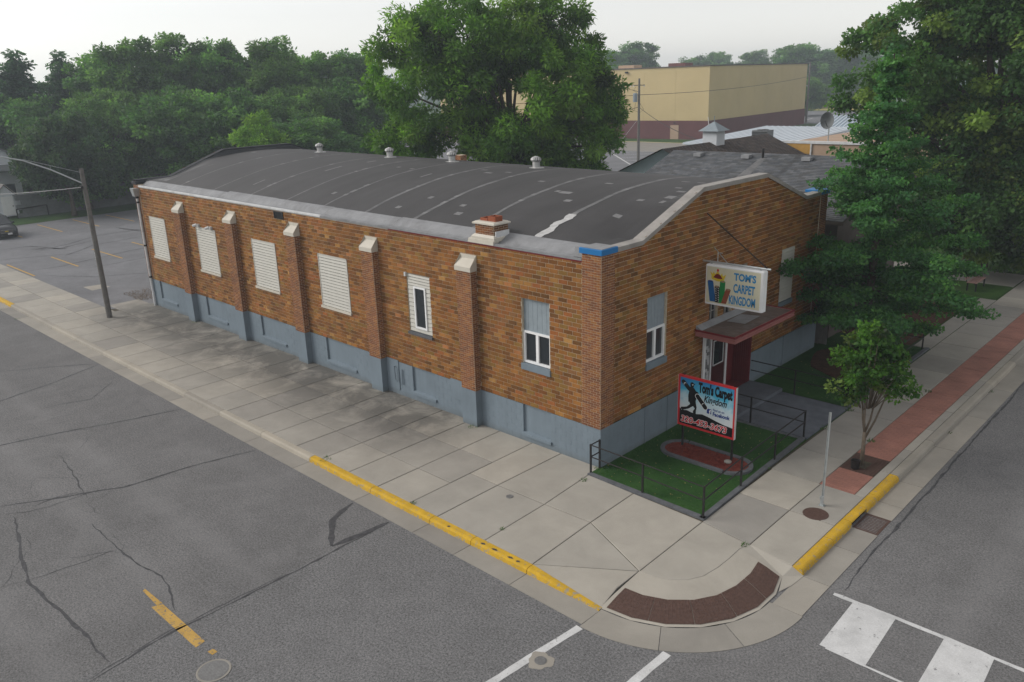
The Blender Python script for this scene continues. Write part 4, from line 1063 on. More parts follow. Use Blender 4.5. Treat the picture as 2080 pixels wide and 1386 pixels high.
g = MB(); g.prism([(-4.88, 0), (-3.95, 0), (-3.95, .72), (-4.88, .72)], 6.5, 6.54); g.frustum([(-4.88, 0), (-3.95, 0), (-3.95, .72), (-4.88, .72)], [(-4.8, .08), (-4.03, .08), (-4.03, .64), (-4.8, .64)], 6.54, 6.58); g.build('cap', M['cream'], ch)
for x0, x1, h in ((-4.72, -4.42, 6.66), (-4.40, -4.08, 6.73)):
    g = MB()
    for q in ((x0, x0 + .035, .2, .5), (x1 - .035, x1, .2, .5), (x0 + .035, x1 - .035, .2, .235), (x0 + .035, x1 - .035, .465, .5)): g.box(q[0], q[1], q[2], q[3], 6.56, h)
    g.box(x0 + .03, x1 - .03, .23, .47, 6.56, 6.6); g.build('flue', M['p_brown'], ch)
# second stack behind the store
g = MB(); g.box(-20.95, -20.5, 14.0, 14.45, 0, 6.62); st = ch = g.build('chimney', M['mortar'], store)
for u0, u1, pf_ in ((-20.95, -20.5, lambda u, z, d: (u, 14.0 - d, z)), (14.0, 14.45, lambda u, z, d: (-20.5 + d, u, z))):
    lay(courses(u0, u1, 5.0, 6.62, .205, .0677, []), st, pf_, 'brick', BRICK, [5, 5, 4, 3, 2, 3], M['brick'], .011, .009, 0, 'brickwork')

# ---- entrance recess
g = MB(); RX = -0.62
g.face([(RX, REC[0], -.1), (RX, REC[1], -.1), (RX, REC[1], 2.7), (RX, REC[0], 2.7)]); g.face([(RX, REC[0], 2.70), (RX, REC[1], 2.70), (.02, REC[1], 2.70), (.02, REC[0], 2.70)]); g.face([(RX, REC[0], .04), (RX, REC[1], .04), (.05, REC[1], .04), (.05, REC[0], .04)])
ent = g.build('entrance', M['redmetal'], store)
for y0, y1 in ((REC[0], REC[0] + .02), (REC[1] - .02, REC[1])):
    g = MB(); g.box(RX, 0.05, y0, y1, 0, 2.68); sp = g.build('side_panel', M['redmetal'], ent)
    for k in range(8):
        x = RX + .04 + k * .08; yy = y0 - .02 if y0 > 7 else y1
        g = MB(); g.box(x, x + .03, yy, yy + .02, 0.04, 2.66); g.build('rib', M['redmetal'], sp)
g = MB(); g.box(RX, RX + .03, 6.05, 6.75, .04, 2.65); sv = g.build('stone_veneer', M['coping'], ent)
for k in range(22):
    z = .06 + k * .117
    y = 6.06
    while y < 6.74:
        w_ = min(random.uniform(.14, .34), 6.745 - y); g = MB(); g.box(RX + .03, RX + .045 + random.uniform(0, .02), y, y + w_ - .012, z, z + .105); 
        if w_ > .04: g.build('stone', M['whiteline'] if random.random() > .35 else M['patch'], sv)
        y += w_
g = MB(); g.box(RX, RX + .05, 6.85, 7.78, .04, 2.12); dr = g.build('door', M['door'], ent)
g = MB(); g.box(RX + .05, RX + .06, 7.0, 7.62, 1.0, 1.85); g.build('pane', M['glass'], dr)
g = MB()
for q in ((6.97, 7.0, .97, 1.88), (7.62, 7.65, .97, 1.88)): g.box(RX + .05, RX + .075, q[0], q[1], q[2], q[3])
g.box(RX + .05, RX + .075, 7.0, 7.62, .97, 1.0); g.box(RX + .05, RX + .075, 7.0, 7.62, 1.85, 1.88); g.build('window_frame', M['white'], dr)
g = MB(); g.tube([(RX + .05, 6.93, 1.0), (RX + .11, 6.93, 1.0), (RX + .11, 7.02, 1.0)], .014, 6); g.build('handle', M['galv'], dr)
g = MB(); g.box(RX, RX + .08, 6.77, 6.85, .04, 2.65); g.box(RX, RX + .08, 7.78, 7.9, .04, 2.65); g.build('door_trim', M['white'], ent)
g = MB(); g.box(.03, .10, REC[0] - .1, REC[0], 0, 2.68); g.build('jamb', M['white'], ent)
# canopy
g = MB(); g.box(0.0, 1.38, 4.80, 8.72, 2.74, 2.93); cn = g.build('canopy', M['pinktrim'], store)
g = MB(); g.face([(.02, 4.86, 2.934), (1.32, 4.86, 2.934), (1.32, 8.66, 2.934), (.02, 8.66, 2.934)]); g.build('canopy_roofing', M['canopyroof'], cn)
for z0, z1, e in ((2.74, 2.79, .025), (2.83, 2.87, .02), (2.90, 2.955, .03)):
    g = MB(); g.box(0.02, 1.38 + e, 4.80 - e, 4.80 - .001, z0, z1); g.box(1.381, 1.38 + e, 4.80, 8.72, z0, z1); g.box(0.02, 1.38 + e, 8.721, 8.72 + e, z0, z1); g.build('fascia_band', M['redmetal'] if z0 > 2.85 and z0 < 2.95 and e > .02 else M['pinktrim'], cn)
g = MB(); g.hexa([(.012, 4.82, 2.935), (.22, 4.82, 2.935), (.22, 8.70, 2.935), (.012, 8.70, 2.935), (.012, 4.82, 3.06), (.10, 4.82, 3.02), (.10, 8.70, 3.02), (.012, 8.70, 3.06)]); g.build('wall_flashing', M['flash'], cn)
g = MB(); g.face([(.3, 6.2, 2.938), (.9, 6.3, 2.938), (.85, 7.4, 2.938), (.25, 7.2, 2.938)]); g.build('roofing_patch', M['flash'], cn)
# ------------------------------------------------------------------ signs
def glyphs(txt, size=1.0, bold=0.0, shear=0.0, sx=1.0, spacing=1.0, depth=0.0):
    cu = bpy.data.curves.new('lettering', 'FONT'); cu.body = txt; cu.size = size; cu.offset = bold; cu.shear = shear; cu.space_character = spacing
    cu.align_x = 'LEFT'; cu.resolution_u = 3
    ob = bpy.data.objects.new('lettering_source', cu); COL.objects.link(ob)
    bpy.context.view_layer.update()
    dg_ = bpy.context.evaluated_depsgraph_get(); me = bpy.data.meshes.new_from_object(ob.evaluated_get(dg_))
    vs = [(v.co.x * sx, v.co.y) for v in me.vertices]; fs = [tuple(p.vertices) for p in me.polygons]
    bpy.data.objects.remove(ob); bpy.data.meshes.remove(me)
    return vs, fs
def put_text(parent, txt, mt, place, x, z, size, width=None, d=0.004, bold=0.0, shear=0.0, spacing=1.0, warp=None, name='lettering'):
    vs, fs = glyphs(txt, size, bold, shear, 1.0, spacing)
    xs = [v[0] for v in vs]; k = 1.0 if width is None else width / (max(xs) - min(xs)); x0 = min(xs)
    pts = []
    for vx, vz in vs:
        px = (vx - x0) * k; pz = vz
        if warp: px, pz = warp(px, pz)
        pts.append(place(x + px, z + pz, d))
    mb = MB(); mb.mesh(pts, fs); return mb.build(name, mt, parent)
def flat(parent, name, poly, place, d, mt):
    mb = MB(); mb.face([place(x, z, d) for x, z in poly]); return mb.build(name, mt, parent)

# ---- illuminated box sign that projects over the canopy
SX0, SX1, SZ0, SZ1, SY = 0.22, 2.14, 3.80, 5.04, 4.95
ps = thing('projecting_sign', 'cream projecting box sign with crown and carpet rolls reading TOM\'S CARPET KINGDOM', 'sign', (0, SY + .12, SZ0))
g = MB(); g.cbox(SX0, SX1, SY, SY + .26, SZ0, SZ1, .03); g.build('cabinet', M['white'], ps)
for yy, sg in ((SY, -1), (SY + .26, 1)):
    g = MB(); g.box(SX0 + .06, SX1 - .09, min(yy, yy + sg * .006), max(yy, yy + sg * .006), SZ0 + .06, SZ1 - .06); fc = g.build('sign_face', M['signcream'], ps)
    def PS(u, z, d, yy=yy, sg=sg):
        x = SX0 + u if sg < 0 else SX1 - u
        return (x, yy + sg * (.006 + d), SZ0 + z)
    for k, (t, x, z, w_, sz) in enumerate((("TOM'S", .97, .87, .72, .30), ('CARPET', .97, .50, .70, .36), ('KINGDOM', .84, .13, .86, .36))):
        put_text(fc, t, M['signblue'], PS, x, z, sz, w_, .004, .012)
    # crown
    flat(fc, 'crown_band', [(.20, .88), (.24, .80), (.42, .75), (.62, .76), (.66, .86), (.60, .80), (.43, .83), (.27, .86)], PS, .005, M['p_yellow'])
    flat(fc, 'crown_points', [(.24, .84), (.17, 1.03), (.26, .97), (.29, 1.04), (.34, .96), (.43, 1.08), (.52, .94), (.57, 1.02), (.61, .93), (.71, 1.00), (.64, .80), (.44, .82)], PS, .003, M['p_yellow'])
    flat(fc, 'crown_lining', [(.28, .86), (.36, .96), (.43, .99), (.52, .95), (.60, .84), (.44, .83)], PS, .004, M['p_darkred'])
    flat(fc, 'crown_jewel', [(.43 + .035 * math.cos(a), 1.09 + .045 * math.sin(a)) for a in [i * .6283 for i in range(10)]], PS, .005, M['print_red'])
    # rolls of carpet
    def roll(nm, bx, tx, bz, tz, w_, mt, d):
        p = [(bx, bz), (bx + w_, bz), (tx + w_, tz), (tx + w_ * .8, tz + .035), (tx + w_ * .2, tz + .035), (tx, tz)]
        flat(fc, nm, p, PS, d, mt)
        flat(fc, 'roll_end', [(tx + w_ * .5 + w_ * .42 * math.cos(a), tz + .005 + .026 * math.sin(a)) for a in [i * .5236 for i in range(12)]], PS, d + .0015, M['p_tan'] if mt is not M['p_blue'] else M['print_navy'])
    roll('blue_roll', .19, .09, .10, .72, .20, M['p_blue'], .004)
    roll('patterned_roll', .37, .34, .09, .58, .17, M['print_black'], .005)
    for k in range(8):
        for j in range(2):
            x = .375 + j * .085 - .003 * k; z = .13 + k * .055
            flat(fc, 'pattern_mark', [(x, z), (x + .05, z + .012), (x + .045, z + .034)], PS, .0075, M['print_white'])
    roll('green_roll', .50, .52, .09, .76, .18, M['p_green'], .006)
    roll('brown_roll', .58, .72, .09, .54, .17, M['p_brown'], .008)
g = MB(); g.tube([(0.0, SY + .13, SZ1 + .06), (SX1 + .14, SY + .13, SZ1 + .06)], .03, 8); g.box(SX0 + .1, SX0 + .16, SY + .1, SY + .16, SZ1 - .01, SZ1 + .06); g.box(SX1 - .2, SX1 - .14, SY + .1, SY + .16, SZ1 - .01, SZ1 + .06); g.build('support_arm', M['galv'], ps)
g = MB(); g.tube([(0.02, 5.2, 6.56), (SX1 + .05, SY + .13, SZ1 + .06)], .02, 6); g.build('stay_rod', M['black'], ps)
g = MB(); g.tube([(0.02, 5.75, 5.4), (.9, SY + .13, SZ1 + .06)], .014, 6); g.tube([(.02, 6.3, 5.1), (.55, SY + .13, SZ1 + .36), (.55, SY + .13, SZ1 + .06)], .014, 6); g.build('bracing', M['galv'], ps)

# ---- billboard in the yard
BX0, BX1, BZ0, BZ1, BY = 0.86, 2.71, 0.72, 2.28, 2.64
bb = thing('yard_billboard', 'red framed yard billboard with running carpet carrier and phone number', 'sign', (1.78, BY, 0))
def _printmat():
    mt, nt, b = _nt('billboard_sky_print'); v = wpos(nt); xyz = sepxyz(nt, v)
    f = math_(nt, 'ADD', maprange(nt, xyz[2], BZ0, BZ1), math_(nt, 'MULTIPLY', math_(nt, 'SUBTRACT', noise(nt, 2.2, 4, .55, v, .6), .5), .55))
    c = ramp(nt, f, [(0.30, (.62, .66, .68)), (0.52, (.50, .64, .70)), (0.72, (.06, .40, .58)), (0.95, (.015, .19, .45))])
    nt.links.new(c, b.inputs['Base Color']); b.inputs['Roughness'].default_value = .4
    return mt
g = MB(); g.box(BX0 + .05, BX1 - .05, BY - .02, BY + .02, BZ0 + .05, BZ1 - .05); face = g.build('print_panel', _printmat(), bb)
fr = MB(); fr.box(BX0, BX1, BY - .045, BY + .045, BZ1 - .055, BZ1); fr.box(BX0, BX1, BY - .045, BY + .045, BZ0, BZ0 + .055); fr.box(BX0, BX0 + .055, BY - .045, BY + .045, BZ0 + .055, BZ1 - .055); fr.box(BX1 - .055, BX1, BY - .045, BY + .045, BZ0 + .055, BZ1 - .055)
fr.build('frame', M['redpaint'], bb)
for x in (BX0 - .004, BX1 + .001):
    g = MB(); g.box(x, x + .006, BY - .046, BY + .046, BZ0, BZ1); g.build('edge_strip', M['edgewhite'], bb)
for x in (1.0, 2.62):
    g = MB(); g.box(x - .025, x + .025, BY + .025, BY + .075, -.03, BZ1 + .02); g.build('post', M['black'], bb)
BW, BHt = BX1 - BX0, BZ1 - BZ0
def PB(u, z, d): return (BX0 + u, BY - .02 - d, BZ0 + z)
hill = [(.055, .055), (BW - .055, .055), (BW - .055, .33), (1.50, .36), (1.25, .41), (1.0, .47), (.80, .50), (.62, .46), (.45, .47), (.30, .50), (.12, .47), (.055, .53)]
flat(face, 'hill_print', hill, PB, .002, M['print_black'])
man = {'leg_shape': [(.36, .80), (.40, .72), (.30, .62), (.20, .585), (.10, .56), (.085, .50), (.15, .47), (.21, .50), (.36, .57), (.50, .68), (.56, .62), (.50, .52), (.52, .40), (.66, .36), (.72, .39), (.60, .43), (.60, .55), (.62, .66), (.58, .84)],
       'torso_shape': [(.34, .78), (.33, .98), (.36, 1.14), (.30, 1.17), (.36, 1.25), (.44, 1.26), (.52, 1.24), (.58, 1.16), (.66, 1.14), (.67, 1.04), (.60, .98), (.58, .82)],
       'head_shape': [(.40, 1.24), (.385, 1.33), (.40, 1.39), (.46, 1.41), (.52, 1.37), (.56, 1.385), (.515, 1.33), (.50, 1.25)],
       'arm_shape': [(.33, 1.12), (.22, 1.26), (.27, 1.31), (.38, 1.20)], 'lower_arm_shape': [(.60, 1.16), (.68, 1.06), (.66, .92), (.58, .92), (.60, 1.04)]}
for k, (nm, p) in enumerate(man.items()): flat(face, nm, p, PB, .004 + k * .0006, M['print_black'])
def bar(nm, p0, p1, w_, d, mt, cap=True):
    t = (Vector(p1) - Vector(p0)).normalized(); n_ = Vector((-t.y, t.x)) * w_; P = []
    for c, s0 in ((Vector(p1), -90), (Vector(p0), 90)):
        base = math.degrees(math.atan2(t.y, t.x))
        for i in range(7): a = R(base + s0 + i * 30); P.append((c.x + w_ * math.cos(a), c.y + w_ * math.sin(a)))
    flat(face, nm, P, PB, d, mt)
bar('roll_outline', (.64, 1.02), (.90, .74), .082, .0072, M['print_white']); bar('roll_shape', (.64, 1.02), (.90, .74), .066, .0078, M['print_black'])
bar('roll_shape', (.16, 1.36), (.36, 1.18), .066, .0036, M['print_black']); bar('roll_stripe', (.22, 1.30), (.23, 1.29), .05, .0078, M['print_white']); bar('roll_stripe', (.235, 1.285), (.245, 1.275), .05, .0082, M['print_black'])
bar('roll_stripe', (.84, .80), (.845, .795), .055, .0084, M['print_white']); bar('roll_stripe', (.855, .785), (.865, .775), .058, .0088, M['print_black'])
flat(face, 'face_mark', [(.44, 1.33), (.47, 1.35), (.50, 1.345), (.47, 1.31)], PB, .009, M['print_white'])
put_text(face, "Tom's Carpet", M['print_black'], PB, .66, 1.17, .40, 1.08, .006, .022)
put_text(face, 'Kingdom', M['print_black'], PB, .84, .90, .30, .74, .006, .006, .35)
flat(face, 'logo_square', [(.955, .58), (1.10, .58), (1.10, .73), (.955, .73)], PB, .005, M['print_navy'])
put_text(face, 'f', M['print_white'], PB, 1.03, .575, .19, .06, .007, .006)
put_text(face, 'Find us on', M['print_navy'], PB, 1.15, .70, .10, .36, .006, .002)
put_text(face, 'Facebook', M['print_navy'], PB, 1.15, .555, .16, .54, .006, .006)
put_text(face, '320-453-3673', M['print_white'], PB, .10, .125, .265, 1.52, .006, .018, .15)
put_text(face, '320-453-3673', M['print_red'], PB, .112, .125, .265, 1.50, .0075, .006, .15)

# ------------------------------------------------------------------ front yard
g = MB(); g.face([(0.0, -.48, .012), (3.6, -.52, .012), (3.42, 5.38, .012), (0.0, 5.38, .012)]); structure(g.build('turf', M['turf']))
yd = thing('yard_edging', 'dark grey edging strip round the green turf yard', 'edging', (0, 0, 0))
for p0, p1 in (((0.0, -.58), (3.74, -.64)), ((3.74, -.64), (3.54, 5.44)), ((3.54, 5.44), (0.0, 5.44))):
    t = (Vector(p1) - Vector(p0)); L_ = t.length; t.normalize(); n_ = Vector((-t.y, t.x)) * .14; k = max(1, int(L_ / .9))
    for i in range(k):
        a = Vector(p0) + t * (L_ * i / k + .006); b = Vector(p0) + t * (L_ * (i + 1) / k - .006)
        g = MB(); g.prism([tuple(a), tuple(b), tuple(b + n_), tuple(a + n_)], -.03, .045 if p0[1] < 5.4 else .02); g.build('edging_block', M['edging'], yd)
# oval mulch bed
bd = thing('mulch_bed', 'oval bed of red mulch with grey border under the billboard', 'flower bed', (1.9, 2.35, 0))
def oval(k, n=44):
    out = []
    c0, c1 = (1.12, 2.42), (2.78, 2.42)
    for i in range(n):
        a = 2 * math.pi * i / n; cx = c1 if math.cos(a) > 0 else c0
        out.append((cx[0] + k * math.cos(a), cx[1] + k * math.sin(a)))
    return out
g = MB(); g.prism(oval(.47), 0, .04); g.build('mulch_base', M['mulch'], bd)
O1, O2 = oval(.47), oval(.59); n = len(O1); g = MB()
for i in range(0, n, 2):
    j = (i + 2) % n; a, b, c, d = O1[i], O1[j], O2[j], O2[i]
    s_ = .02
    def lp(p, q, t_): return (p[0] + (q[0] - p[0]) * t_, p[1] + (q[1] - p[1]) * t_)
    g = MB(); mida, midd = O1[(i + 1) % n], O2[(i + 1) % n]
    g.prism([lp(a, mida, .03), mida, lp(b, mida, .03), lp(c, midd, .03), midd, lp(d, midd, .03)], 0, .085); g.build('border_stone', M['edging'], bd)
mb = MB()
for i in range(1500):
    a = random.uniform(0, 6.283); r_ = .45 * math.sqrt(random.random()); cx = random.uniform(1.12, 2.78); x, y = cx + r_ * math.cos(a), 2.42 + r_ * math.sin(a); th = random.uniform(0, 3.14); l_ = random.uniform(.015, .04)
    dx, dy = l_ * math.cos(th), l_ * math.sin(th); mb.face([(x - dx, y - dy, .045), (x - dy * .3, y + dx * .3, .06), (x + dx, y + dy, .05 + random.random() * .02), (x + dy * .3, y - dx * .3, .043)])
stuff(mb.build('mulch_chips', M['mulch'], bd))
g = MB(); g.lathe([(.1, 0), (.11, .04), (.06, .07)], (2.62, 2.50, .04), 9); g.build('footing', M['gutter'], bd)
# fallen leaves and blades on the turf
mb = MB(); 
for i in range(380):
    x, y = random.uniform(.1, 3.4), random.uniform(-.4, 5.2)
    if i % 3 == 0: x, y = random.uniform(.1, 3.3), random.uniform(8.8, 15)
    a = random.uniform(0, 6.28); l_ = random.uniform(.012, .028); mb.face([(x - l_ * math.cos(a), y - l_ * math.sin(a), .022), (x - l_ * .5 * math.sin(a), y + l_ * .5 * math.cos(a), .03), (x + l_ * math.cos(a), y + l_ * math.sin(a), .026), (x + l_ * .5 * math.sin(a), y - l_ * .5 * math.cos(a), .02)])
tag(stuff(mb.build('fallen_leaves', mat('dry_leaf', (0.26, 0.20, 0.08), 0.9, 0.4, 5))), 'scattered dry leaves lying on the turf', 'leaves')
mb = MB()
for i in range(16000):
    if i % 2: x, y = random.uniform(.05, 3.5), random.uniform(-.45, 5.3)
    else: x, y = random.uniform(.05, 3.4), random.uniform(8.75, 15.8)
    if i % 2 and math.hypot(max(0, 1.12 - x, x - 2.78), y - 2.42) < .6: continue
    a = random.uniform(0, 6.28); l_ = random.uniform(.02, .045); mb.face([(x - .006, y, .01), (x + .006, y, .01), (x + .02 * math.cos(a), y + .02 * math.sin(a), .012 + l_)])
tag(stuff(mb.build('grass_blades', M['turf'])), 'short green turf blades in the fenced yard', 'grass')
# walkway and step
g = MB(); g.box(1.28, 3.58, 5.47, 8.50, -.03, .03); structure(g.build('walkway', M['walk']))
g = MB(); g.cbox(0.03, 1.27, 5.30, 8.58, -.03, .14, .012); structure(g.build('entrance_step', M['walk']))
g = MB(); g.face([(0.0, 8.6, .012), (3.44, 8.6, .012), (3.42, 16.2, .012), (0.0, 16.2, .02)]); structure(g.build('turf', M['turf']))
g = MB(); g.prism([(1.9 + (1.45 + .15 * math.sin(3 * a)) * math.cos(a), 12.9 + (1.9 + .2 * math.sin(4 * a)) * math.sin(a)) for a in [i * .2618 for i in range(24)]], .0, .05)
structure(g.build('tree_bed', M['brownmulch']))
g = MB(); g.box(3.44, 3.58, 8.62, 16.3, -.03, .05); tag(g.build('yard_edging', M['edging']), 'dark edging strip beside the sidewalk past the walkway', 'edging')

# railings
def railing(name, lab, posts, runs, h=.90):
    t = thing(name, lab, 'railing', (posts[0][0], posts[0][1], 0))
    for x, y in posts:
        g = MB(); g.box(x - .022, x + .022, y - .022, y + .022, -.02, h); g.build('post', M['black'], t)
    for run in runs:
        for z in (h - .02, h - .38):
            g = MB(); g.tube([(x, y, z) for x, y in run], .019, 6); g.build('rail', M['black'], t)
    return t
p = [(0.03, -.06), (0.03, -.46), (1.8, -.50), (3.68, -.58), (3.58, 1.48), (3.53, 3.5), (3.48, 5.46), (1.73, 5.46)]
rl = railing('yard_railing', 'black pipe railing round the turf yard with the billboard', p, [p[:2], p[1:4], p[3:7], p[6:8] + [(0.35, 5.46)]])
p2 = [(1.7, 8.57), (3.46, 8.53), (3.44, 12.2), (3.43, 15.9)]
railing('yard_railing', 'black pipe railing on the far side of the grey walkway', p2, [[(.05, 8.60)] + p2[:2], p2[1:4], [(3.43, 15.9), (.3, 16.0)]])

# street furniture
sp = thing('sign_post', 'bare galvanised sign post bolted to the sidewalk corner', 'sign post', (5.61, 1.93, 0))
mb = MB(); x, y = 5.61, 1.93
for q in ((-.03, -.022, -.012, .012), (.022, .03, -.012, .012), (-.022, .022, .006, .014)): mb.box(x + q[0], x + q[1], y + q[2], y + q[3], .02, 2.56)
mb.build('post', M['galv'], sp)
g = MB(); g.box(x - .07, x + .07, y - .06, y + .06, 0, .02); g.build('base_plate', M['galv'], sp)
g = MB(); g.box(x - .04, x + .04, y - .035, y - .013, .02, .28); g.tube([(x - .05, y - .03, .2), (x - .05, y - .03, .24)], .02, 6); g.build('breakaway_sleeve', M['galv'], sp)
for k in range(22):
    g = MB(); g.box(x - .006, x + .006, y + .0142, y + .0150, .3 + k * .1, .315 + k * .1)
    g.build('bolt_hole', M['print_black'], sp)
g = MB(); g.lathe([(.095, 0), (.11, .02), (.125, .24), (.13, .245), (.11, .245), (.10, .2)], (5.42, 4.48, .0), 14)
tag(g.build('bucket', M['black']), 'black plastic bucket at the foot of the young street tree', 'bucket')
# wooden street-light pole
PX, PY = -28.8, -2.6
sl = thing('street_light_pole', 'weathered wooden street light pole standing on the sidewalk', 'street light', (PX, PY, 0))
g = MB(); g.tube([(PX, PY, -.05), (PX + .01, PY, 3.5), (PX, PY, 7.3)], [.135, .118, .098], 12); g.build('pole', M['wood'], sl, smooth=False)
g = MB(); g.tube([(PX, PY - .1, 6.65), (PX - .35, PY - 1.2, 7.35), (PX - .65, PY - 2.2, 7.85), (PX - .85, PY - 2.9, 8.05), (PX - .95, PY - 3.2, 8.07)], .032, 8); g.build('arm', M['galv'], sl)
g = MB(); g.tube([(PX, PY - .1, 7.15), (PX - .65, PY - 2.2, 7.90)], .010, 5); g.tube([(PX - .35, PY - 1.2, 7.35), (PX - .35, PY - 1.2, 7.52)], .008, 5); g.build('arm_stay', M['galv'], sl)
g = MB(); g.lathe([(.03, .12), (.10, .10), (.17, .03), (.18, -.03), (.13, -.06)], (PX - 1.0, PY - 3.38, 8.03), 12); lh = g.build('lamp_head', M['edgewhite'], sl, smooth=False)
g = MB(); g.lathe([(.13, -.06), (.13, -.14), (.09, -.2), (.03, -.22)], (PX - 1.0, PY - 3.38, 8.03), 12); g.build('lens', M['print_white'], lh)
g = MB(); g.box(PX - .16, PX - .1, PY - .08, PY + .05, 2.9, 3.3); g.build('meter_tag', M['galv'], sl)
g = MB(); g.tube([(PX - .05, PY - .16, 6.45), (PX - .02, PY - .3, 6.3), (PX, PY - .18, 5.95), (PX + .02, PY - .16, 6.4)], .012, 5); g.box(PX - .1, PX + .1, PY - .2, PY - .1, 6.4, 6.52); g.build('cable_loop', M['black'], sl)
w = []
for i in range(17):
    t = i / 16; w.append((PX + .05 + 5.5 * t, PY - .14 - 15 * t, 6.45 + 2.2 * t - 1.3 * 4 * t * (1 - t) * .35))
g = MB(); g.tube(w, .018, 5); g.build('overhead_wire', M['edgewhite'], sl)
# ------------------------------------------------------------------ trees
def np_mesh(name, V, nq, colr):
    me = bpy.data.meshes.new(name)
    me.vertices.add(len(V)); me.vertices.foreach_set('co', V.astype(np.float32).ravel())
    me.loops.add(4 * nq); me.loops.foreach_set('vertex_index', np.arange(4 * nq, dtype=np.int32))
    me.polygons.add(nq); me.polygons.foreach_set('loop_start', np.arange(0, 4 * nq, 4, dtype=np.int32))
    me.update(calc_edges=True)
    at = me.color_attributes.new('Col', 'FLOAT_COLOR', 'POINT')
    c = np.ones((len(V), 4), np.float32); c[:, :3] = np.repeat(colr, 4, axis=0); at.data.foreach_set('color', c.ravel())
    me.materials.append(M['leaf'])
    return me

def unit(a): return a / np.maximum(np.linalg.norm(a, axis=1, keepdims=True), 1e-9)

def leaves(name, clusters, per, size, palette, flat=0.7, droop=0.15, aspect=0.55, centre=None, tone=0.26, hull=0.0):
    """many leaf-sized faces scattered in clumps; clusters = rows of x, y, z, radius"""
    C = np.repeat(clusters, per, axis=0); n = len(C)
    d = unit(RNG.normal(size=(n, 3))); rr = RNG.random((n, 1)) ** 0.45
    off = d * rr * C[:, 3:4]; off[:, 2] *= flat
    P = C[:, :3] + off
    out = unit(off + 1e-6)
    D = unit(out * 0.7 + RNG.normal(size=(n, 3)) * 0.6 + np.array([0, 0, -droop]))
    N = unit(RNG.normal(size=(n, 3)) * 0.38 + np.array([0, 0, 0.55]) + out * 0.85)
    Sd = unit(np.cross(D, N))
    Ls = size * RNG.uniform(0.6, 1.3, (n, 1)); Ws = Ls * aspect * RNG.uniform(.8, 1.2, (n, 1)) * 0.5
    up = np.cross(Sd, D)
    A = P; B = P + D * Ls * .5 + Sd * Ws + up * Ls * .06; Cc = P + D * Ls; E_ = P + D * Ls * .5 - Sd * Ws + up * Ls * .06
    V = np.stack([A, B, Cc, E_], 1).reshape(-1, 3)
    pal = np.array(palette); ci = RNG.integers(0, len(pal), len(clusters))
    tn = RNG.normal(1.0, tone, (len(clusters), 1))
    col = np.repeat(pal[ci] * tn, per, axis=0) * RNG.normal(1.0, .16, (n, 1)) * np.array([1, 1, 1]) + RNG.normal(0, .004, (n, 3))
    return np_mesh(name, V, n, np.clip(col, .004, 1))

def lobe_clusters(lobes, n, rmin, rmax, shell=0.5):
    """clump centres through the volume of several ellipsoids, denser near their surface"""
    vol = np.array([l[3] * l[4] * l[5] for l in lobes]) ** 0.8; k = RNG.choice(len(lobes), n, p=vol / vol.sum())
    Lb = np.array(lobes)[k]; d = unit(RNG.normal(size=(n, 3)))
    r_ = (shell + (1 - shell) * RNG.random((n, 1)) ** .6) * RNG.uniform(.86, 1.08, (n, 1))
    P = Lb[:, :3] + d * r_ * Lb[:, 3:6]
    return np.hstack([P, RNG.uniform(rmin, rmax, (n, 1))])

def limbs(base_r, fork, top, targets, n=7, lean=(0, 0)):
    """tapered trunk with limbs that reach into the crown"""
    mb = MB(); h = top
    tr = [(lean[0] * (z / h) ** 2 * h * .1 + .06 * base_r * math.sin(z * 1.3), lean[1] * (z / h) ** 2 * h * .1, z) for z in np.linspace(-.1, h, 8)]
    rad = [base_r * (1.35 if i == 0 else (1 - .82 * (i / 7))) for i in range(8)]
    mb.tube(tr, rad, 9)
    for t in targets:
        z0 = random.uniform(fork, max(fork + .1, min(h * .85, t[2] * .8)))
        k = z0 / h; s = Vector((lean[0] * k * k * h * .1, lean[1] * k * k * h * .1, z0)); e = Vector(t[:3])
        m_ = s.lerp(e, .45) + Vector((random.uniform(-.1, .1), random.uniform(-.1, .1), (e - s).length * .10))
        r0 = base_r * (1 - .8 * k) * .55
        P = [s, s.lerp(m_, .5) + Vector((0, 0, .02 * (e - s).length)), m_, m_.lerp(e, .55), e]
        mb.tube(P, [r0, r0 * .8, r0 * .55, r0 * .32, r0 * .12], 5)
    return mb

def tree(name, lab, cat, loc, lobes, ncl, per, size, pal, base_r, fork, top, nl=18, rot=0.0, crange=(.5, 1.1), shell=.45, bark='bark', aspect=.55, flat=.7, droop=.15, group=None, lean=(0, 0)):
    t = thing(name, lab, cat, loc, group, local=True); t.rotation_euler = (0, 0, rot)
    cl = lobe_clusters(lobes, ncl, crange[0], crange[1], shell)
    idx = RNG.choice(len(cl), min(nl, len(cl)), replace=False)
    o = limbs(base_r, fork, top, cl[idx], lean=lean).build('trunk', M[bark], t, smooth=True)
    link('crown', leaves('crown', cl, per, size, pal, flat, droop, aspect), None, t)
    return t

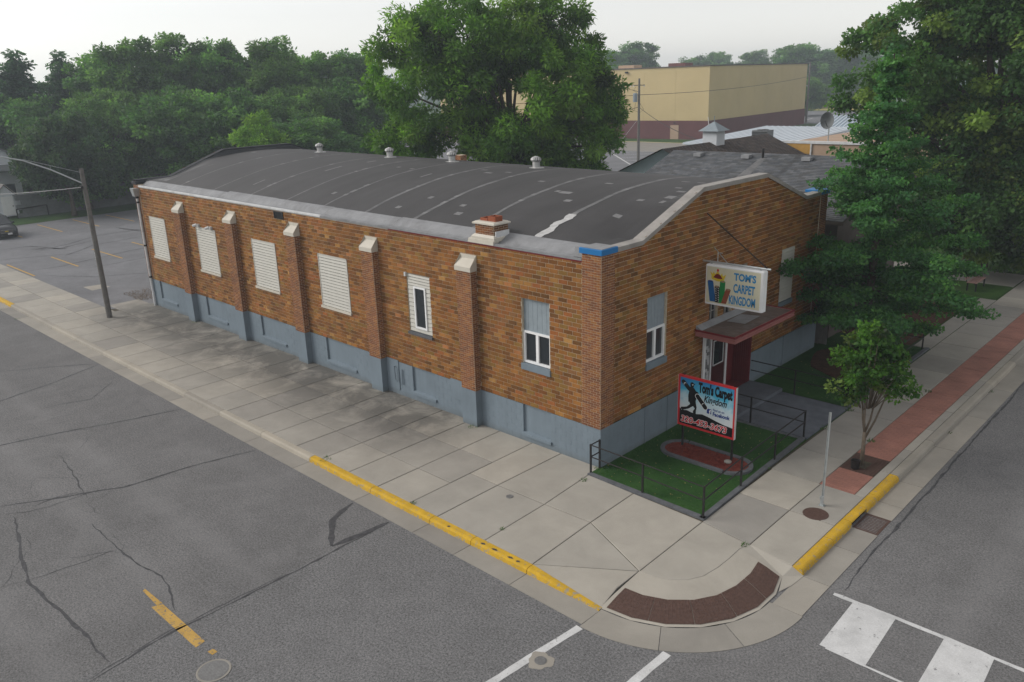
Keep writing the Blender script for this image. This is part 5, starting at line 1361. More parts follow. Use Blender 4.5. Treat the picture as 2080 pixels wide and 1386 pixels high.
RIGHTANG = math.atan2(RGT.y, RGT.x)
WAL = [(0.111, 0.235, 0.024), (0.088, 0.193, 0.024), (0.135, 0.272, 0.030), (0.070, 0.158, 0.024), (0.159, 0.284, 0.036)]
tree('walnut_tree', 'large spreading green tree right behind the barrel roof', 'tree', (-23.4, 21.1, 0),
     [(1.9, 0, 9.4, 4.9, 4.8, 4.5), (-5.4, 0, 10.4, 3.4, 3.6, 4.2), (-2.6, 0, 13.2, 3.2, 3.6, 2.8), (1.2, 0, 13.2, 3.6, 3.6, 2.3), (4.4, 0, 7.4, 2.5, 3.0, 3.2), (-6.8, 0, 6.7, 2.0, 2.8, 2.2), (0.0, 0, 7.0, 3.6, 3.6, 2.6), (4.0, 0, 12.0, 2.0, 2.4, 1.7), (-6.6, 0, 13.4, 1.6, 1.8, 1.5)],
     520, 240, .34, WAL, .48, 3.0, 10.5, 46, RIGHTANG, (.45, 1.0), .55, aspect=.34, flat=.75, droop=.35)
MAP = [(0.069, 0.152, 0.035), (0.082, 0.180, 0.041), (0.051, 0.118, 0.032), (0.137, 0.209, 0.043), (0.071, 0.161, 0.043)]
tree('maple_tree', 'tall dark dense tree filling the right edge beyond the conical tree', 'tree', (0.95, 31.6, 0),
     [(-5.3, 0, 10.2, 3.1, 3.2, 2.9), (.6, 0, 10.4, 5.6, 5.4, 6.0), (1.6, -.8, 4.6, 4.2, 4.0, 3.4), (-1.0, 0, 14.8, 4.6, 4.6, 3.6), (-.5, -1.5, 3.4, 3.0, 2.6, 2.2), (-3.2, -1, 4.2, 2.6, 2.6, 2.2), (2.4, -1.6, 2.8, 3.2, 2.6, 1.7), (0.2, -3.2, 3.0, 3.2, 1.6, 2.2), (5.5, 0, 9.0, 5.0, 5.0, 6.0), (-2.9, -.6, 6.8, 2.2, 2.8, 2.2), (2.5, 0, 16, 5, 5, 3.4)],
     1150, 270, .215, MAP, .52, 2.6, 12.5, 40, RIGHTANG, (.5, 1.05), .6, aspect=.7, flat=.65, droop=.3)
# conical tree with tiered branches
def tiered(loc):
    t = thing('ginkgo_tree', 'conical bright green tree with tiered branches beside the store front', 'tree', loc, None, local=True)
    mb = MB(); mb.tube([(0, 0, -.1), (.04, 0, 4), (0, .03, 8), (.02, 0, 11.0)], [.17, .13, .075, .02], 9)
    cl = []; z = 1.25; a = 0.3
    def reach(z): return np.interp(z, [1, 1.6, 3, 4.6, 6, 7.6, 9, 10.3, 11.2], [3.3, 4.2, 4.0, 3.2, 2.1, 1.35, .9, .5, .2])
    while z < 10.5:
        nb = 6 if z < 4 else (4 if z < 8 else 3)
        for k in range(nb):
            a += 2.4 + random.uniform(-.35, .35); L_ = reach(z) * random.choice((1.0, .97, .9, .8, .6)) * random.uniform(.9, 1.1)
            rise = .16 if z < 4 else .38
            e = Vector((math.cos(a) * L_, math.sin(a) * L_, z + L_ * rise)); s = Vector((0, 0, z))
            mb.tube([s, s.lerp(e, .5) + Vector((0, 0, .06 * L_)), e], [.045 * (1 - z / 13), .028 * (1 - z / 13), .008], 5)
            m_ = max(3, int(L_ / .26))
            for i in range(m_):
                f = .22 + .80 * i / m_; p = s.lerp(e, f); p.z += .06 * L_ * 4 * f * (1 - f)
                wd_ = .19 + .35 * (1 - abs(f - .6)) * min(1, L_ / 2.2)
                for _ in range(2): cl.append((p.x + random.uniform(-wd_, wd_) * .8, p.y + random.uniform(-wd_, wd_) * .8, p.z + random.uniform(-.05, .14), wd_ * random.uniform(.75, 1.1)))
        z += .66 if z < 5 else .48
    for z_ in np.linspace(2, 11.2, 40): cl.append((random.uniform(-.2, .2), random.uniform(-.2, .2), z_, .3))
    mb.build('trunk', M['bark'], t, smooth=True)
    GK = [(0.071, 0.194, 0.059), (0.057, 0.158, 0.054), (0.091, 0.222, 0.059), (0.048, 0.133, 0.050)]
    link('crown', leaves('crown', np.array(cl), 62, .12, GK, .36, .1, .8, tone=.14), None, t)
    return t
tiered((2.15, 13.3, 0))
# young street tree
st_ = thing('street_tree', 'young multi-stemmed street tree in the red paver strip', 'tree', (5.46, 4.82, 0), None, local=True)
cl = lobe_clusters([(-.15, 0, 3.05, .92, .92, .72), (.62, .25, 2.45, .55, .5, .45), (-.45, -.2, 2.2, .45, .45, .35), (0, 0, 3.75, .42, .42, .45), (-.55, .1, 3.3, .5, .5, .4), (.5, .2, 3.2, .5, .5, .4)], 118, .13, .27, .35)
mb = MB(); mb.tube([(0, 0, -.05), (.01, 0, .5), (.0, 0, 1.0)], [.066, .055, .048], 9)
for dx, dy, e in ((-.12, .0, 2.3), (.12, .12, 2.5), (-.02, -.1, 3.0), (.28, .2, 2.4)):
    mb.tube([(0, 0, .75 if dx > .2 else .95), (dx * .7, dy * .7, 1.35), (dx * 1.2, dy, 1.9), (dx * 1.6, dy * 1.4, e)], [.033, .027, .02, .009], 7)
for i in RNG.choice(len(cl), 22, replace=False):
    c = cl[i]; mb.tube([(c[0] * .2, c[1] * .2, 1.7), (c[0] * .6, c[1] * .6, (1.9 + c[2]) / 2), (c[0], c[1], c[2])], [.018, .012, .004], 5)
mb.build('trunk', M['barkpale'], st_, smooth=True)
link('crown', leaves('crown', cl, 60, .115, [(0.068, 0.165, 0.022), (0.055, 0.14, 0.020), (0.085, 0.185, 0.026), (0.042, 0.11, 0.018), (0.12, 0.18, 0.04)], .7, .25, .7), None, st_)

# rows of trees beyond the lots: a few kinds, every tree its own object
FAR = [(0.074, 0.176, 0.045), (0.093, 0.208, 0.048), (0.065, 0.149, 0.045), (0.112, 0.230, 0.053)]
def proto(lobes, ncl, per, size, pal, cr, base_r, fork, top, nl, aspect=.55, flat=.7):
    cl = lobe_clusters(lobes, ncl, cr[0], cr[1], .5)
    return (limbs(base_r, fork, top, cl[RNG.choice(len(cl), nl, replace=False)]).data('trunk'), leaves('crown', cl, per, size, pal, flat, .2, aspect))
PROTO = {
    'broad': proto([(0, 0, 9.5, 5.0, 5.0, 5.0), (-2.8, .5, 12.2, 2.8, 3, 2.8), (2.6, -.5, 12.8, 2.8, 3, 2.6), (3.4, 0, 7.0, 3, 3, 3.4), (-3.6, 0, 6.6, 2.8, 3, 3.2), (0, 0, 4.2, 4.0, 4.0, 2.6), (.3, 0, 14.2, 1.8, 1.8, 1.6)], 360, 120, .42, FAR, (.5, 1.1), .40, 3, 11, 24),
    'oval': proto([(0, 0, 9.5, 3.6, 3.6, 6.0), (1.4, 0, 13, 1.9, 2, 2.4), (-1.6, .4, 11.5, 2.2, 2.2, 2.6), (0, 0, 4.5, 3.2, 3.2, 2.8)], 240, 120, .38, FAR, (.45, .95), .35, 2.5, 12, 20),
    'round': proto([(0, 0, 6.0, 4.2, 4.2, 3.6), (1.8, 0, 7.8, 2.4, 2.4, 2.0), (-2.0, .4, 7.2, 2.2, 2.4, 2.0), (0, 0, 3.0, 3.6, 3.6, 2.0)], 240, 125, .33, FAR, (.45, .95), .3, 1.8, 6.5, 16),
}
LIGHT = [(0.096, 0.189, 0.049), (0.115, 0.218, 0.054), (0.077, 0.162, 0.047)]
DEEP = [(0.042, 0.098, 0.051), (0.053, 0.114, 0.057), (0.034, 0.080, 0.044)]
PROTO['broad_light'] = proto([(0, 0, 9.0, 4.4, 4.4, 4.4), (-2.6, .5, 12.0, 2.2, 2.4, 2.4), (2.2, -.5, 13.2, 2.4, 2.4, 2.2), (3.8, 0, 8.4, 2.4, 2.4, 2.2), (-4.0, 0, 8.2, 2.2, 2.4, 2.0), (0, 0, 4.6, 3.6, 3.6, 2.6), (-.6, 0, 14.4, 1.3, 1.3, 1.3)], 300, 140, .41, LIGHT, (.45, 1.0), .40, 3, 12, 30, .4)
PROTO['spire'] = proto([(0, 0, 7.5, 2.6, 2.6, 6.0), (.9, 0, 12.2, 1.0, 1.0, 2.6), (-1.2, 0, 11.4, 1.0, 1.0, 2.6), (0, .6, 13.8, .7, .7, 1.9)], 200, 80, .42, DEEP, (.35, .8), .3, 2, 12, 16)
PROTO['round_light'] = proto([(0, 0, 6.0, 3.9, 3.9, 3.4), (1.8, 0, 7.8, 2.2, 2.2, 2.0), (-2.2, .4, 7.0, 2.0, 2.2, 1.8), (0, 0, 3.0, 3.6, 3.6, 2.0)], 220, 140, .32, LIGHT, (.4, .9), .3, 1.8, 6.5, 18, .4)
for a, b in PROTO.values(): a.materials.append(M['bark'])
def put_tree(kind, loc, sc, lab, rot=None, name='background_tree', group='trees beyond the lots'):
    t = thing(name, lab, 'tree', loc, group, local=True); t.rotation_euler = (0, 0, random.uniform(0, 6.28) if rot is None else rot)
    t.scale = sc if hasattr(sc, '__len__') else (sc, sc, sc)
    a, b = PROTO[kind]
    for nm, me in (('trunk', a), ('crown', b)):
        o = bpy.data.objects.new(nm, me); COL.objects.link(o); o.parent = t
    a.polygons.foreach_set('use_smooth', [True] * len(a.polygons))
    return t
ROWL = 'trees behind the west parking lot'
for kind, x, y, hz, wx, lab in [
    ('spire', -89, 12.3, 15.2, 1.3, 'dark tree at the far left edge of the wooded row'),
    ('spire', -90.5, 17.4, 15.2, 1.1, 'narrow dark spire-topped tree left of the tallest crown in the row'),
    ('broad_light', -79.0, 23.3, 16.9, 1.28, 'tallest broad tree of the row behind the west lot'),
    ('broad', -77.5, 30.2, 16.2, 1.0, 'broad tree just right of the tallest crown in the row'),
    ('broad_light', -70.5, 32.9, 15.9, 1.15, 'tall rounded tree behind the back gable, right of the sky gap'),
    ('oval', -70.2, 39.3, 14.9, 1.0, 'tree at the right end of the row, left of the walnut'),
    ('oval', -73.2, 45.7, 14.8, 1.1, 'hazy tree between the wooded row and the large walnut'),
    ('round_light', -75.0, 16.5, 11.5, 1.15, 'lower leafy tree in front of the tallest crown'),
    ('round', -69.0, 21.0, 11.2, 1.25, 'lower tree behind the empty corner of the lot'),
    ('round', -65.0, 24.5, 10.8, 1.25, 'lower tree hiding the ground behind the back gable'),
    ('round_light', -63.0, 31.0, 11.2, 1.2, 'lower tree right behind the back gable peak'),
    ('round', -84.5, 10.8, 11.0, 1.3, 'lower tree above the white house roof'),
    ('round', -62.0, 37.5, 11.5, 1.3, 'lower dark tree beside the trunk side of the walnut'),
    ('round', -57.0, 27.5, 8.2, 1.2, 'shrubby tree low behind the back gable'),
    ('broad', -84.5, 20.5, 15.2, 1.1, 'broad tree filling the row behind the tallest crown'),
    ('broad', -83.0, 30.5, 15.8, 1.15, 'deep green tree behind the gap right of the tallest crown'),
    ('oval', -77.5, 38.0, 15.4, 1.25, 'tall oval tree behind the right part of the wooded row'),
    ('round', -72.0, 12.0, 7.5, 1.0, 'dark shrubby tree behind the block wall')]:
    top = {'broad': 15.9, 'oval': 15.5, 'round': 9.8, 'broad_light': 15.7, 'spire': 15.7, 'round_light': 9.8}[kind]
    put_tree(kind, (x, y, -.05), (wx, wx, hz / top), lab, group=ROWL)
fl = tree('lot_tree', 'dark leafy tree on the lawn in front of the block wall', 'tree', (-68.6, 9.4, 0), [(0, 0, 5.6, 4.0, 4.0, 3.0), (-2, 0, 4.2, 2.4, 2.4, 2.0), (2.4, 0, 4.4, 2.4, 2.6, 2.2), (.4, 0, 7.6, 2.2, 2.2, 1.5)], 260, 90, .36, [(0.045, 0.090, 0.038), (0.058, 0.108, 0.042), (0.036, 0.075, 0.034)], .22, 1.8, 6.0, 16, RIGHTANG, (.4, .9), .5)
tree('light_green_tree', 'small bright yellow-green tree peeking over the back gable', 'tree', (-48.3, 17.5, 0), [(0, 0, 6.9, 1.7, 1.7, 1.4), (.4, 0, 8.0, 1.0, 1.0, .8), (-1.3, 0, 7.0, .9, .9, .6), (1.5, 0, 6.6, .9, .9, .6), (0, 0, 5.0, 1.6, 1.6, 1.5)], 130, 90, .26, [(0.15, 0.29, 0.045), (0.12, 0.25, 0.04), (0.18, 0.32, 0.05)], .12, 1.5, 6.2, 10, RIGHTANG, (.3, .6), .4, aspect=.3, droop=.1)
ROWR = 'hazy trees beyond the yellow building'
for kind, x, y, hz, wx, lab in [
    ('broad', -127.5, 178.5, 19.8, 1.5, 'hazy rounded tree above the left end of the yellow building'),
    ('round', -139.0, 171.0, 17.0, 1.6, 'hazy tree half hidden by the right side of the walnut'),
    ('round', -144, 237, 16.5, 1.9, 'small hazy tree top just right of the rounded hazy tree'),
    ('oval', -148, 261, 18.5, 1.6, 'bluish far tree above the middle of the yellow building'),
    ('broad_light', -126, 245, 17.6, 1.5, 'hazy tree above the corner of the yellow building'),
    ('round', -121, 258, 16.4, 1.9, 'low hazy tree above the right face of the yellow building'),
    ('broad', -96.5, 220, 18.0, 1.7, 'large hazy round tree above the right end of the yellow building'),
    ('broad', -97.5, 241, 16.6, 1.6, 'bluish tree between the yellow building and the dense maple'),
    ('round_light', -77.0, 179.5, 9.5, 1.3, 'pale green tree beside the far light pole'),
    ('broad', -86.5, 232, 17.0, 1.7, 'hazy tree touching the left edge of the maple')]:
    top = {'broad': 15.9, 'oval': 15.5, 'round': 9.8, 'broad_light': 15.7, 'spire': 15.7, 'round_light': 9.8}[kind]
    put_tree(kind, (x, y, -.05), (wx, wx, hz / top), lab, group=ROWR)
# far wood that closes the horizon
cl = []
for i in range(1500):
    az = random.uniform(R(85), R(190)); dd = random.uniform(380, 520)
    h = 13 + 3.5 * math.sin(az * 23) + 2.5 * math.sin(az * 57 + 1); z = h * random.random() ** .55
    cl.append((CAM.x + dd * math.cos(az), CAM.y + dd * math.sin(az), max(1, z), random.uniform(2.2, 4.2)))
FAR = DEEP
w_ = link('distant_wood', leaves('distant_wood', np.array(cl), 45, 2.2, FAR, .8, .1, .7), None)
tag(stuff(w_), 'hazy band of woodland along the horizon', 'woodland')
# ------------------------------------------------------------------ background buildings
M['tan'] = mat('tan_stucco', (0.36, 0.26, 0.19), 0.85, 0.08, 1.0, 0.2, 20)
M['yellowwall'] = mat('yellow_panel', (0.48, 0.385, 0.205), 0.8, 0.07, .15, 0.1, 4)
M['maroon'] = mat('maroon_block', (0.115, 0.045, 0.045), 0.85, 0.12, .5)
M['metalroof'] = mat('pale_metal_roof', (0.50, 0.55, 0.60), 0.4, 0.05, .6)
M['bluemetal'] = mat('ribbed_metal_roof', (0.26, 0.32, 0.38), 0.45, 0.06, .6)
M['shingle'] = mat_attr('asphalt_shingle', .9, .22, 30, .4)
M['housewall'] = mat('dark_siding', (0.10, 0.085, 0.075), 0.8, .15, 2)
M['bluesiding'] = mat('pale_blue_siding', (0.38, 0.46, 0.52), 0.7, .08, 2)
M['whitesiding'] = mat('white_house_siding', (0.58, 0.61, 0.65), 0.7, .06, 2)
M['greywall'] = mat('grey_block', (0.15, 0.16, 0.165), 0.85, .15, 1.5)
M['benchwood'] = mat('faded_bench_wood', (0.30, 0.19, 0.17), .8, .12, 6)
M['fencewood'] = mat('fence_wood', (0.16, 0.15, 0.145), 0.85, .15, 5)

def shingled(parent, p00, p10, p01, p11, pal, row=.15, wid=.30, name='shingles'):
    """courses of shingles on a roof plane: p00-p10 along the eave, p01-p11 along the ridge"""
    p00, p10, p01, p11 = map(Vector, (p00, p10, p01, p11)); nrow = int((p01 - p00).length / row); ncol = int((p10 - p00).length / wid)
    nrm = (p10 - p00).cross(p01 - p00).normalized(); mb = MB()
    if nrm.z < 0: nrm = -nrm
    for i in range(nrow):
        a0, a1 = i / nrow, (i + 1.02) / nrow; l0, r0 = p00.lerp(p01, a0), p10.lerp(p11, a0); l1, r1 = p00.lerp(p01, a1), p10.lerp(p11, a1); o = (i % 3) / 3
        for j in range(-1, ncol):
            u0, u1 = max(0, (j + o) / ncol), min(1, (j + 1 + o) / ncol - .0006)
            if u1 <= u0: continue
            c = random.choice(pal); k = random.uniform(.85, 1.15); mb.col = tuple(x * k for x in c)
            mb.face([l0.lerp(r0, u0) + nrm * .022, l0.lerp(r0, u1) + nrm * .022, l1.lerp(r1, u1) + nrm * .006, l1.lerp(r1, u0) + nrm * .006])
            mb.face([l0.lerp(r0, u0) + nrm * .022, l0.lerp(r0, u1) + nrm * .022, l0.lerp(r0, u1), l0.lerp(r0, u0)])
    return stuff(mb.build(name, M['shingle'], parent))
GREYSH = [(0.098, 0.103, 0.113), (0.081, 0.087, 0.097), (0.119, 0.124, 0.133), (0.089, 0.091, 0.095)]
BROWNSH = [(0.062, 0.048, 0.043), (0.050, 0.040, 0.037), (0.075, 0.058, 0.05)]

# neighbour with the grey shingle roof
h1 = thing('neighbour_house', 'house with grey shingle roof right behind the store front gable', 'house', (-5, 20, 0))
g = MB(); g.box(-10.3, 0.0, 15.2, 22.0, 0, 4.9); g.extrude([(0.0, 15.2, 4.9), (0.0, 22.0, 4.9), (0.0, 20.1, 6.6)], (-.2, 0, 0)); g.extrude([(-10.3, 15.2, 4.9), (-10.3, 22.0, 4.9), (-10.3, 20.1, 6.6)], (.2, 0, 0)); g.build('wall', M['housewall'], h1)
RY_, RZ_, EY, EZ, NY_, NZ_ = 20.1, 6.86, 14.55, 4.95, 22.6, 5.75
g = MB(); g.hexa([(-10.8, EY, EZ - .14), (.45, EY, EZ - .14), (.45, RY_, RZ_ - .14), (-10.8, RY_, RZ_ - .14), (-10.8, EY, EZ), (.45, EY, EZ), (.45, RY_, RZ_), (-10.8, RY_, RZ_)])
g.hexa([(-10.8, RY_, RZ_ - .14), (.45, RY_, RZ_ - .14), (.45, NY_, NZ_ - .14), (-10.8, NY_, NZ_ - .14), (-10.8, RY_, RZ_ - .002), (.45, RY_, RZ_ - .002), (.45, NY_, NZ_), (-10.8, NY_, NZ_)]); rf = g.build('roof', M['housewall'], h1)
shingled(rf, (-10.8, EY, EZ + .002), (.45, EY, EZ + .002), (-10.8, RY_, RZ_ + .002), (.45, RY_, RZ_ + .002), GREYSH)
for x, k in ((-9.0, 0), (-6.4, 0), (-3.4, 0)):
    y = RY_ - .55; z = RZ_ - .55 * (RZ_ - EZ) / (RY_ - EY)
    g = MB(); g.box(x - .2, x + .2, y - .2, y + .2, z, z + .16); g.build('box_vent', M['flash'], rf)
g = MB(); g.tube([(-5.6, RY_ - .5, 6.6), (-5.6, RY_ - .5, 7.15)], .06, 8); g.build('vent_pipe', M['black'], rf)
g = MB(); g.hexa([(-5.75, 17.0, 5.795), (-5.35, 17.0, 5.795), (-5.35, 19.6, 6.69), (-5.75, 19.6, 6.69), (-5.85, 17.0, 5.83), (-5.3, 17.0, 5.83), (-5.5, 19.6, 6.72), (-5.7, 19.6, 6.72)]); g.build('pale_streak', M['seam'], rf)
for k in range(6):
    g = MB(); g.box(.0, .02, 15.4 + k * .95, 16.2 + k * .95, .6, 2.2 if k % 2 else 2.6); g.build('window', M['glass'] if k % 2 else M['housewall'], h1)
fn = thing('board_fence', 'grey board fence between the store and the shingled house', 'fence', (-.6, 14.9, 0))
for k in range(14):
    g = MB(); g.box(-2.0 + k * .165, -1.85 + k * .165, 14.35, 14.38, 0, 4.3 if k > 8 else 3.9); g.build('board', M['fencewood'], fn)

# brown-roofed house with pale blue gable and cupola
h2 = thing('brown_roof_house', 'house with dark brown roof, pale blue gable and white cupola', 'house', (-17.5, 36, 0))
g = MB(); g.box(-21.8, -13.2, 29.4, 43.2, 0, 4.0); g.build('wall', M['bluesiding'], h2)
g = MB(); g.extrude([(-21.9, 29.4, 3.9), (-13.1, 29.4, 3.9), (-17.5, 29.4, 5.95)], (0, .2, 0)); gb = g.build('gable', M['bluesiding'], h2)
for k in range(10):
    z = 3.95 + k * .2; hw = (5.95 - z) / 2.05 * 4.4
    g = MB(); g.hexa([(-17.5 - hw, 29.37, z), (-17.5 + hw, 29.37, z), (-17.5 + hw, 29.4, z), (-17.5 - hw, 29.4, z), (-17.5 - hw + .3, 29.395, z + .19), (-17.5 + hw - .3, 29.395, z + .19), (-17.5 + hw - .3, 29.4, z + .19), (-17.5 - hw + .3, 29.4, z + .19)])
    if hw > .4: g.build('clapboard', M['bluesiding'], gb)
g = MB()
for sx in (-1, 1):
    e, z = -17.5 + sx * 5.0, 3.72
    P_ = [(e, 29.33, z - .14), (-17.5, 29.33, 6.0 - .14), (-17.5, 43.4, 6.0 - .14), (e, 43.4, z - .14), (e, 29.33, z), (-17.5, 29.33, 6.0), (-17.5, 43.4, 6.0), (e, 43.4, z)]
    g.hexa(P_)
rf = g.build('roof', M['bluesiding'], h2)
shingled(rf, (-12.5, 29.0, 3.73), (-12.5, 43.4, 3.73), (-17.5, 29.0, 6.01), (-17.5, 43.4, 6.01), BROWNSH, .18, .4)
shingled(rf, (-22.5, 43.4, 3.73), (-22.5, 29.0, 3.73), (-17.5, 43.4, 6.01), (-17.5, 29.0, 6.01), BROWNSH, .3, .8)
g = MB(); g.box(-18.05, -16.95, 34.9, 36.0, 5.6, 6.75); cp = g.build('cupola', M['whitesiding'], h2)
g = MB(); g.frustum([(-18.3, 34.65), (-16.7, 34.65), (-16.7, 36.25), (-18.3, 36.25)], [(-17.55, 35.4), (-17.45, 35.4), (-17.45, 35.5), (-17.55, 35.5)], 6.75, 7.35); g.tube([(-17.5, 35.45, 7.3), (-17.5, 35.45, 7.75)], .03, 6); g.build('cupola_roof', M['greywood'], cp)

# tan parapet building
tb = thing('tan_building', 'low tan stucco building with white coping behind the trees', 'building', (-6, 50, 0))
g = MB(); g.box(-16.4, 4.0, 44.0, 60.0, 0, 5.3); g.build('wall', M['tan'], tb)
for x0, x1 in ((-16.5, -12), (-12, -7.5), (-7.5, -4.2)):
    g = MB(); g.box(x0, x1 - .02, 43.9, 44.3, 5.3, 5.48); g.build('coping', M['edgewhite'], tb)
g = MB(); g.box(-4.2, 4.1, 43.85, 44.3, 5.0, 5.75); g.build('raised_parapet', M['tan'], tb); g = MB(); g.box(-4.25, 4.1, 43.8, 44.35, 5.75, 5.9); g.build('coping', M['edgewhite'], tb)
g = MB(); g.box(-16.38, -14.2, 43.94, 43.99, 4.55, 5.28); g.build('wood_panel', mat('orange_wood', (0.42, 0.24, 0.06), .7, .1, 3), tb)
for x in (-16.42, -14.25):
    g = MB(); g.box(x, x + .1, 43.9, 43.995, 4.4, 5.29); g.build('trim', M['edgewhite'], tb)
ac = thing('rooftop_cooler', 'dark rooftop air conditioner beside the brown roof peak', 'air conditioner', (-20, 47, 5.3))
# metal roofed sheds
ms = thing('white_metal_shed', 'shed with pale flat metal roof behind the cupola', 'shed', (-24, 52, 0))
g = MB(); g.box(-27.0, -18.0, 47.0, 62.0, 0, 4.7); g.build('wall', M['whitesiding'], ms)
g = MB(); g.hexa([(-27.2, 46.8, 4.7), (-17.8, 46.8, 4.7), (-17.8, 62.2, 5.2), (-27.2, 62.2, 5.2), (-27.2, 46.8, 4.85), (-17.8, 46.8, 4.85), (-17.8, 62.2, 5.35), (-27.2, 62.2, 5.35)]); rf = g.build('roof', M['metalroof'], ms)
for k in range(16):
    x = -27.1 + k * .6
    g = MB(); g.hexa([(x, 46.8, 4.852), (x + .05, 46.8, 4.852), (x + .05, 62.2, 5.352), (x, 62.2, 5.352), (x, 46.8, 4.89), (x + .05, 46.8, 4.89), (x + .05, 62.2, 5.39), (x, 62.2, 5.39)]); g.build('standing_seam', M['metalroof'], rf)
g = MB(); g.box(-20.9, -19.6, 47.4, 48.6, 4.85, 5.95); g.build('casing', M['greywall'], ac)
for k in range(7):
    g = MB(); g.box(-20.93, -19.57, 47.37, 47.4, 5.0 + k * .13, 5.06 + k * .13); g.build('louvre', M['black'], ac)
g = MB(); g.lathe([(.5, 5.95), (.45, 6.0)], (-20.25, 48, 0), 14); g.build('fan_guard', M['black'], ac)
bs = thing('ribbed_metal_shed', 'shed with ribbed blue-grey metal roof behind the tan parapet', 'shed', (-14, 66, 0))
g = MB(); g.box(-23.0, -5.0, 62.5, 72.0, 0, 4.4); g.build('wall', M['whitesiding'], bs)
g = MB(); g.hexa([(-23.3, 62.2, 4.4), (-4.7, 62.2, 4.4), (-4.7, 68.0, 6.0), (-23.3, 68.0, 6.0), (-23.3, 62.2, 4.5), (-4.7, 62.2, 4.5), (-4.7, 68.0, 6.1), (-23.3, 68.0, 6.1)]); rf = g.build('roof', M['bluemetal'], bs)
for k in range(46):
    x = -23.2 + k * .4
    g = MB(); g.hexa([(x, 62.2, 4.502), (x + .08, 62.2, 4.502), (x + .08, 68.0, 6.102), (x, 68.0, 6.102), (x, 62.2, 4.56), (x + .08, 62.2, 4.56), (x + .08, 68.0, 6.16), (x, 68.0, 6.16)]); g.build('rib', M['metalroof'], rf)
sd = thing('satellite_dish', 'grey satellite dish on a mast above the tan parapet', 'satellite dish', (-13.4, 45.0, 5.3))
g = MB(); g.tube([(-13.4, 45.0, 5.3), (-13.4, 45.0, 6.75)], .05, 8); g.build('mast', M['galv'], sd)
g = MB(); vs = []
for i in range(5):
    r_ = .62 * i / 4
    for k in range(16):
        a = 2 * math.pi * k / 16; vs.append((-13.4 + r_ * math.cos(a) * .8, 44.85 - .28 * (r_ / .62) ** 2 + .12 * r_ * math.cos(a), 6.95 + r_ * math.sin(a)))
g.mesh(vs, [(i * 16 + k, i * 16 + (k + 1) % 16, (i + 1) * 16 + (k + 1) % 16, (i + 1) * 16 + k) for i in range(4) for k in range(16)]); g.build('dish', M['greywall'], sd)
g = MB(); g.tube([(-13.4, 44.8, 6.4), (-13.4, 44.2, 6.95)], .025, 5); g.build('feed_arm', M['black'], sd)

# big yellow building
A0 = Vector((-60.6, 107.2)); dr_ = Vector((-.075, 1.0)).normalized(); dl = Vector((-dr_.y, dr_.x))
LW, RW = 62.0, 43.5
yb = thing('yellow_building', 'big windowless yellow box building with maroon base band', 'building', (A0.x, A0.y, 0))
def YB(u, v, z): p = A0 + dl * u + dr_ * v; return (p.x, p.y, z)
def ybox(u0, u1, v0, v1, z0, z1):
    mb = MB(); mb.hexa([YB(u0, v0, z0), YB(u0, v1, z0), YB(u1, v1, z0), YB(u1, v0, z0), YB(u0, v0, z1), YB(u0, v1, z1), YB(u1, v1, z1), YB(u1, v0, z1)]); return mb
ybox(0.1, LW, 0.1, RW, 0, 11.8).build('core', M['yellowwall'], yb)
for k in range(10): ybox(k * 6.2 + .012, k * 6.2 + 6.188, 0, .1, 3.1, 11.75).build('wall_panel', M['yellowwall'], yb)
for k in range(7): ybox(0, .1, k * 6.0 + .012 + (.1 if k == 0 else 0), k * 6.0 + 5.988, 3.1, 11.75).build('wall_panel', M['yellowwall'], yb)
ybox(-.04, LW, -.04, .0, -.1, 3.08).build('base_band', M['maroon'], yb); ybox(-.04, 0, .0, RW, -.1, 3.08).build('base_band', M['maroon'], yb)
ybox(-.15, LW, -.15, .3, 11.78, 11.95).build('roof_edge', M['housewall'], yb); ybox(-.15, .3, .3, RW, 11.78, 11.95).build('roof_edge', M['housewall'], yb)
dd_ = ybox(5.4, 7.0, -.10, -.05, 0, 2.35).build('door', M['tan'], yb); ybox(6.1, 6.3, -.25, -.1, 2.6, 2.8).build('door_lamp', M['black'], dd_)
ybox(15.6, 16.1, -.35, -.05, 11.1, 11.4).build('wall_light', M['black'], yb)
for u in (23, 12): ybox(u, u + 3.5, 14, 17, 11.95, 12.65).build('roof_unit', M['tan'] if u > 20 else M['maroon'], yb)
# lots behind the store
g = MB(); g.face([(-140, 104, -.014), (-28, 98, -.014), (-24, 66, -.014), (-28, 46, -.014), (-32, 24, -.014), (-56, 30, -.014), (-140, 50, -.014)]); rl_ = structure(g.build('rear_parking_lot', M['lot']))
g = MB(); g.face([(-140, 100, -.009), (-32, 98, -.009), (-29, 84, -.009), (-140, 88, -.009)]); structure(g.build('rear_lane', M['gutter']))
g = MB(); g.face([(-140, 101.6, -.005), (-30, 99.6, -.005), (-30, 98.6, -.005), (-140, 100.4, -.005)]); structure(g.build('rear_kerb', mat('pale_kerb', (.40, .34, .22), .8, .1, 1)))
for k in range(22):
    x, y = -40 - k * 1.0, 60.5 + k * 1.0
    for sx, sy in ((0, 0), (-16, -10)):
        if k % 3 == 0:
            g = MB(); g.face([(x + sx - .1, y + sy, -.008), (x + sx + .1, y + sy, -.008), (x + sx + 3.6, y + sy + 4.2, -.008), (x + sx + 3.4, y + sy + 4.2, -.008)]); g.build('bay_line', M['whiteline'], rl_)
for x0, y0, x1, y1 in ((-38, 58, -64, 84), (-50, 46, -78, 74)):
    g = MB(); g.face([(x0, y0, -.008), (x0 + .15, y0 + .15, -.008), (x1 + .15, y1 + .15, -.008), (x1, y1, -.008)]); g.build('bay_line', M['whiteline'], rl_)
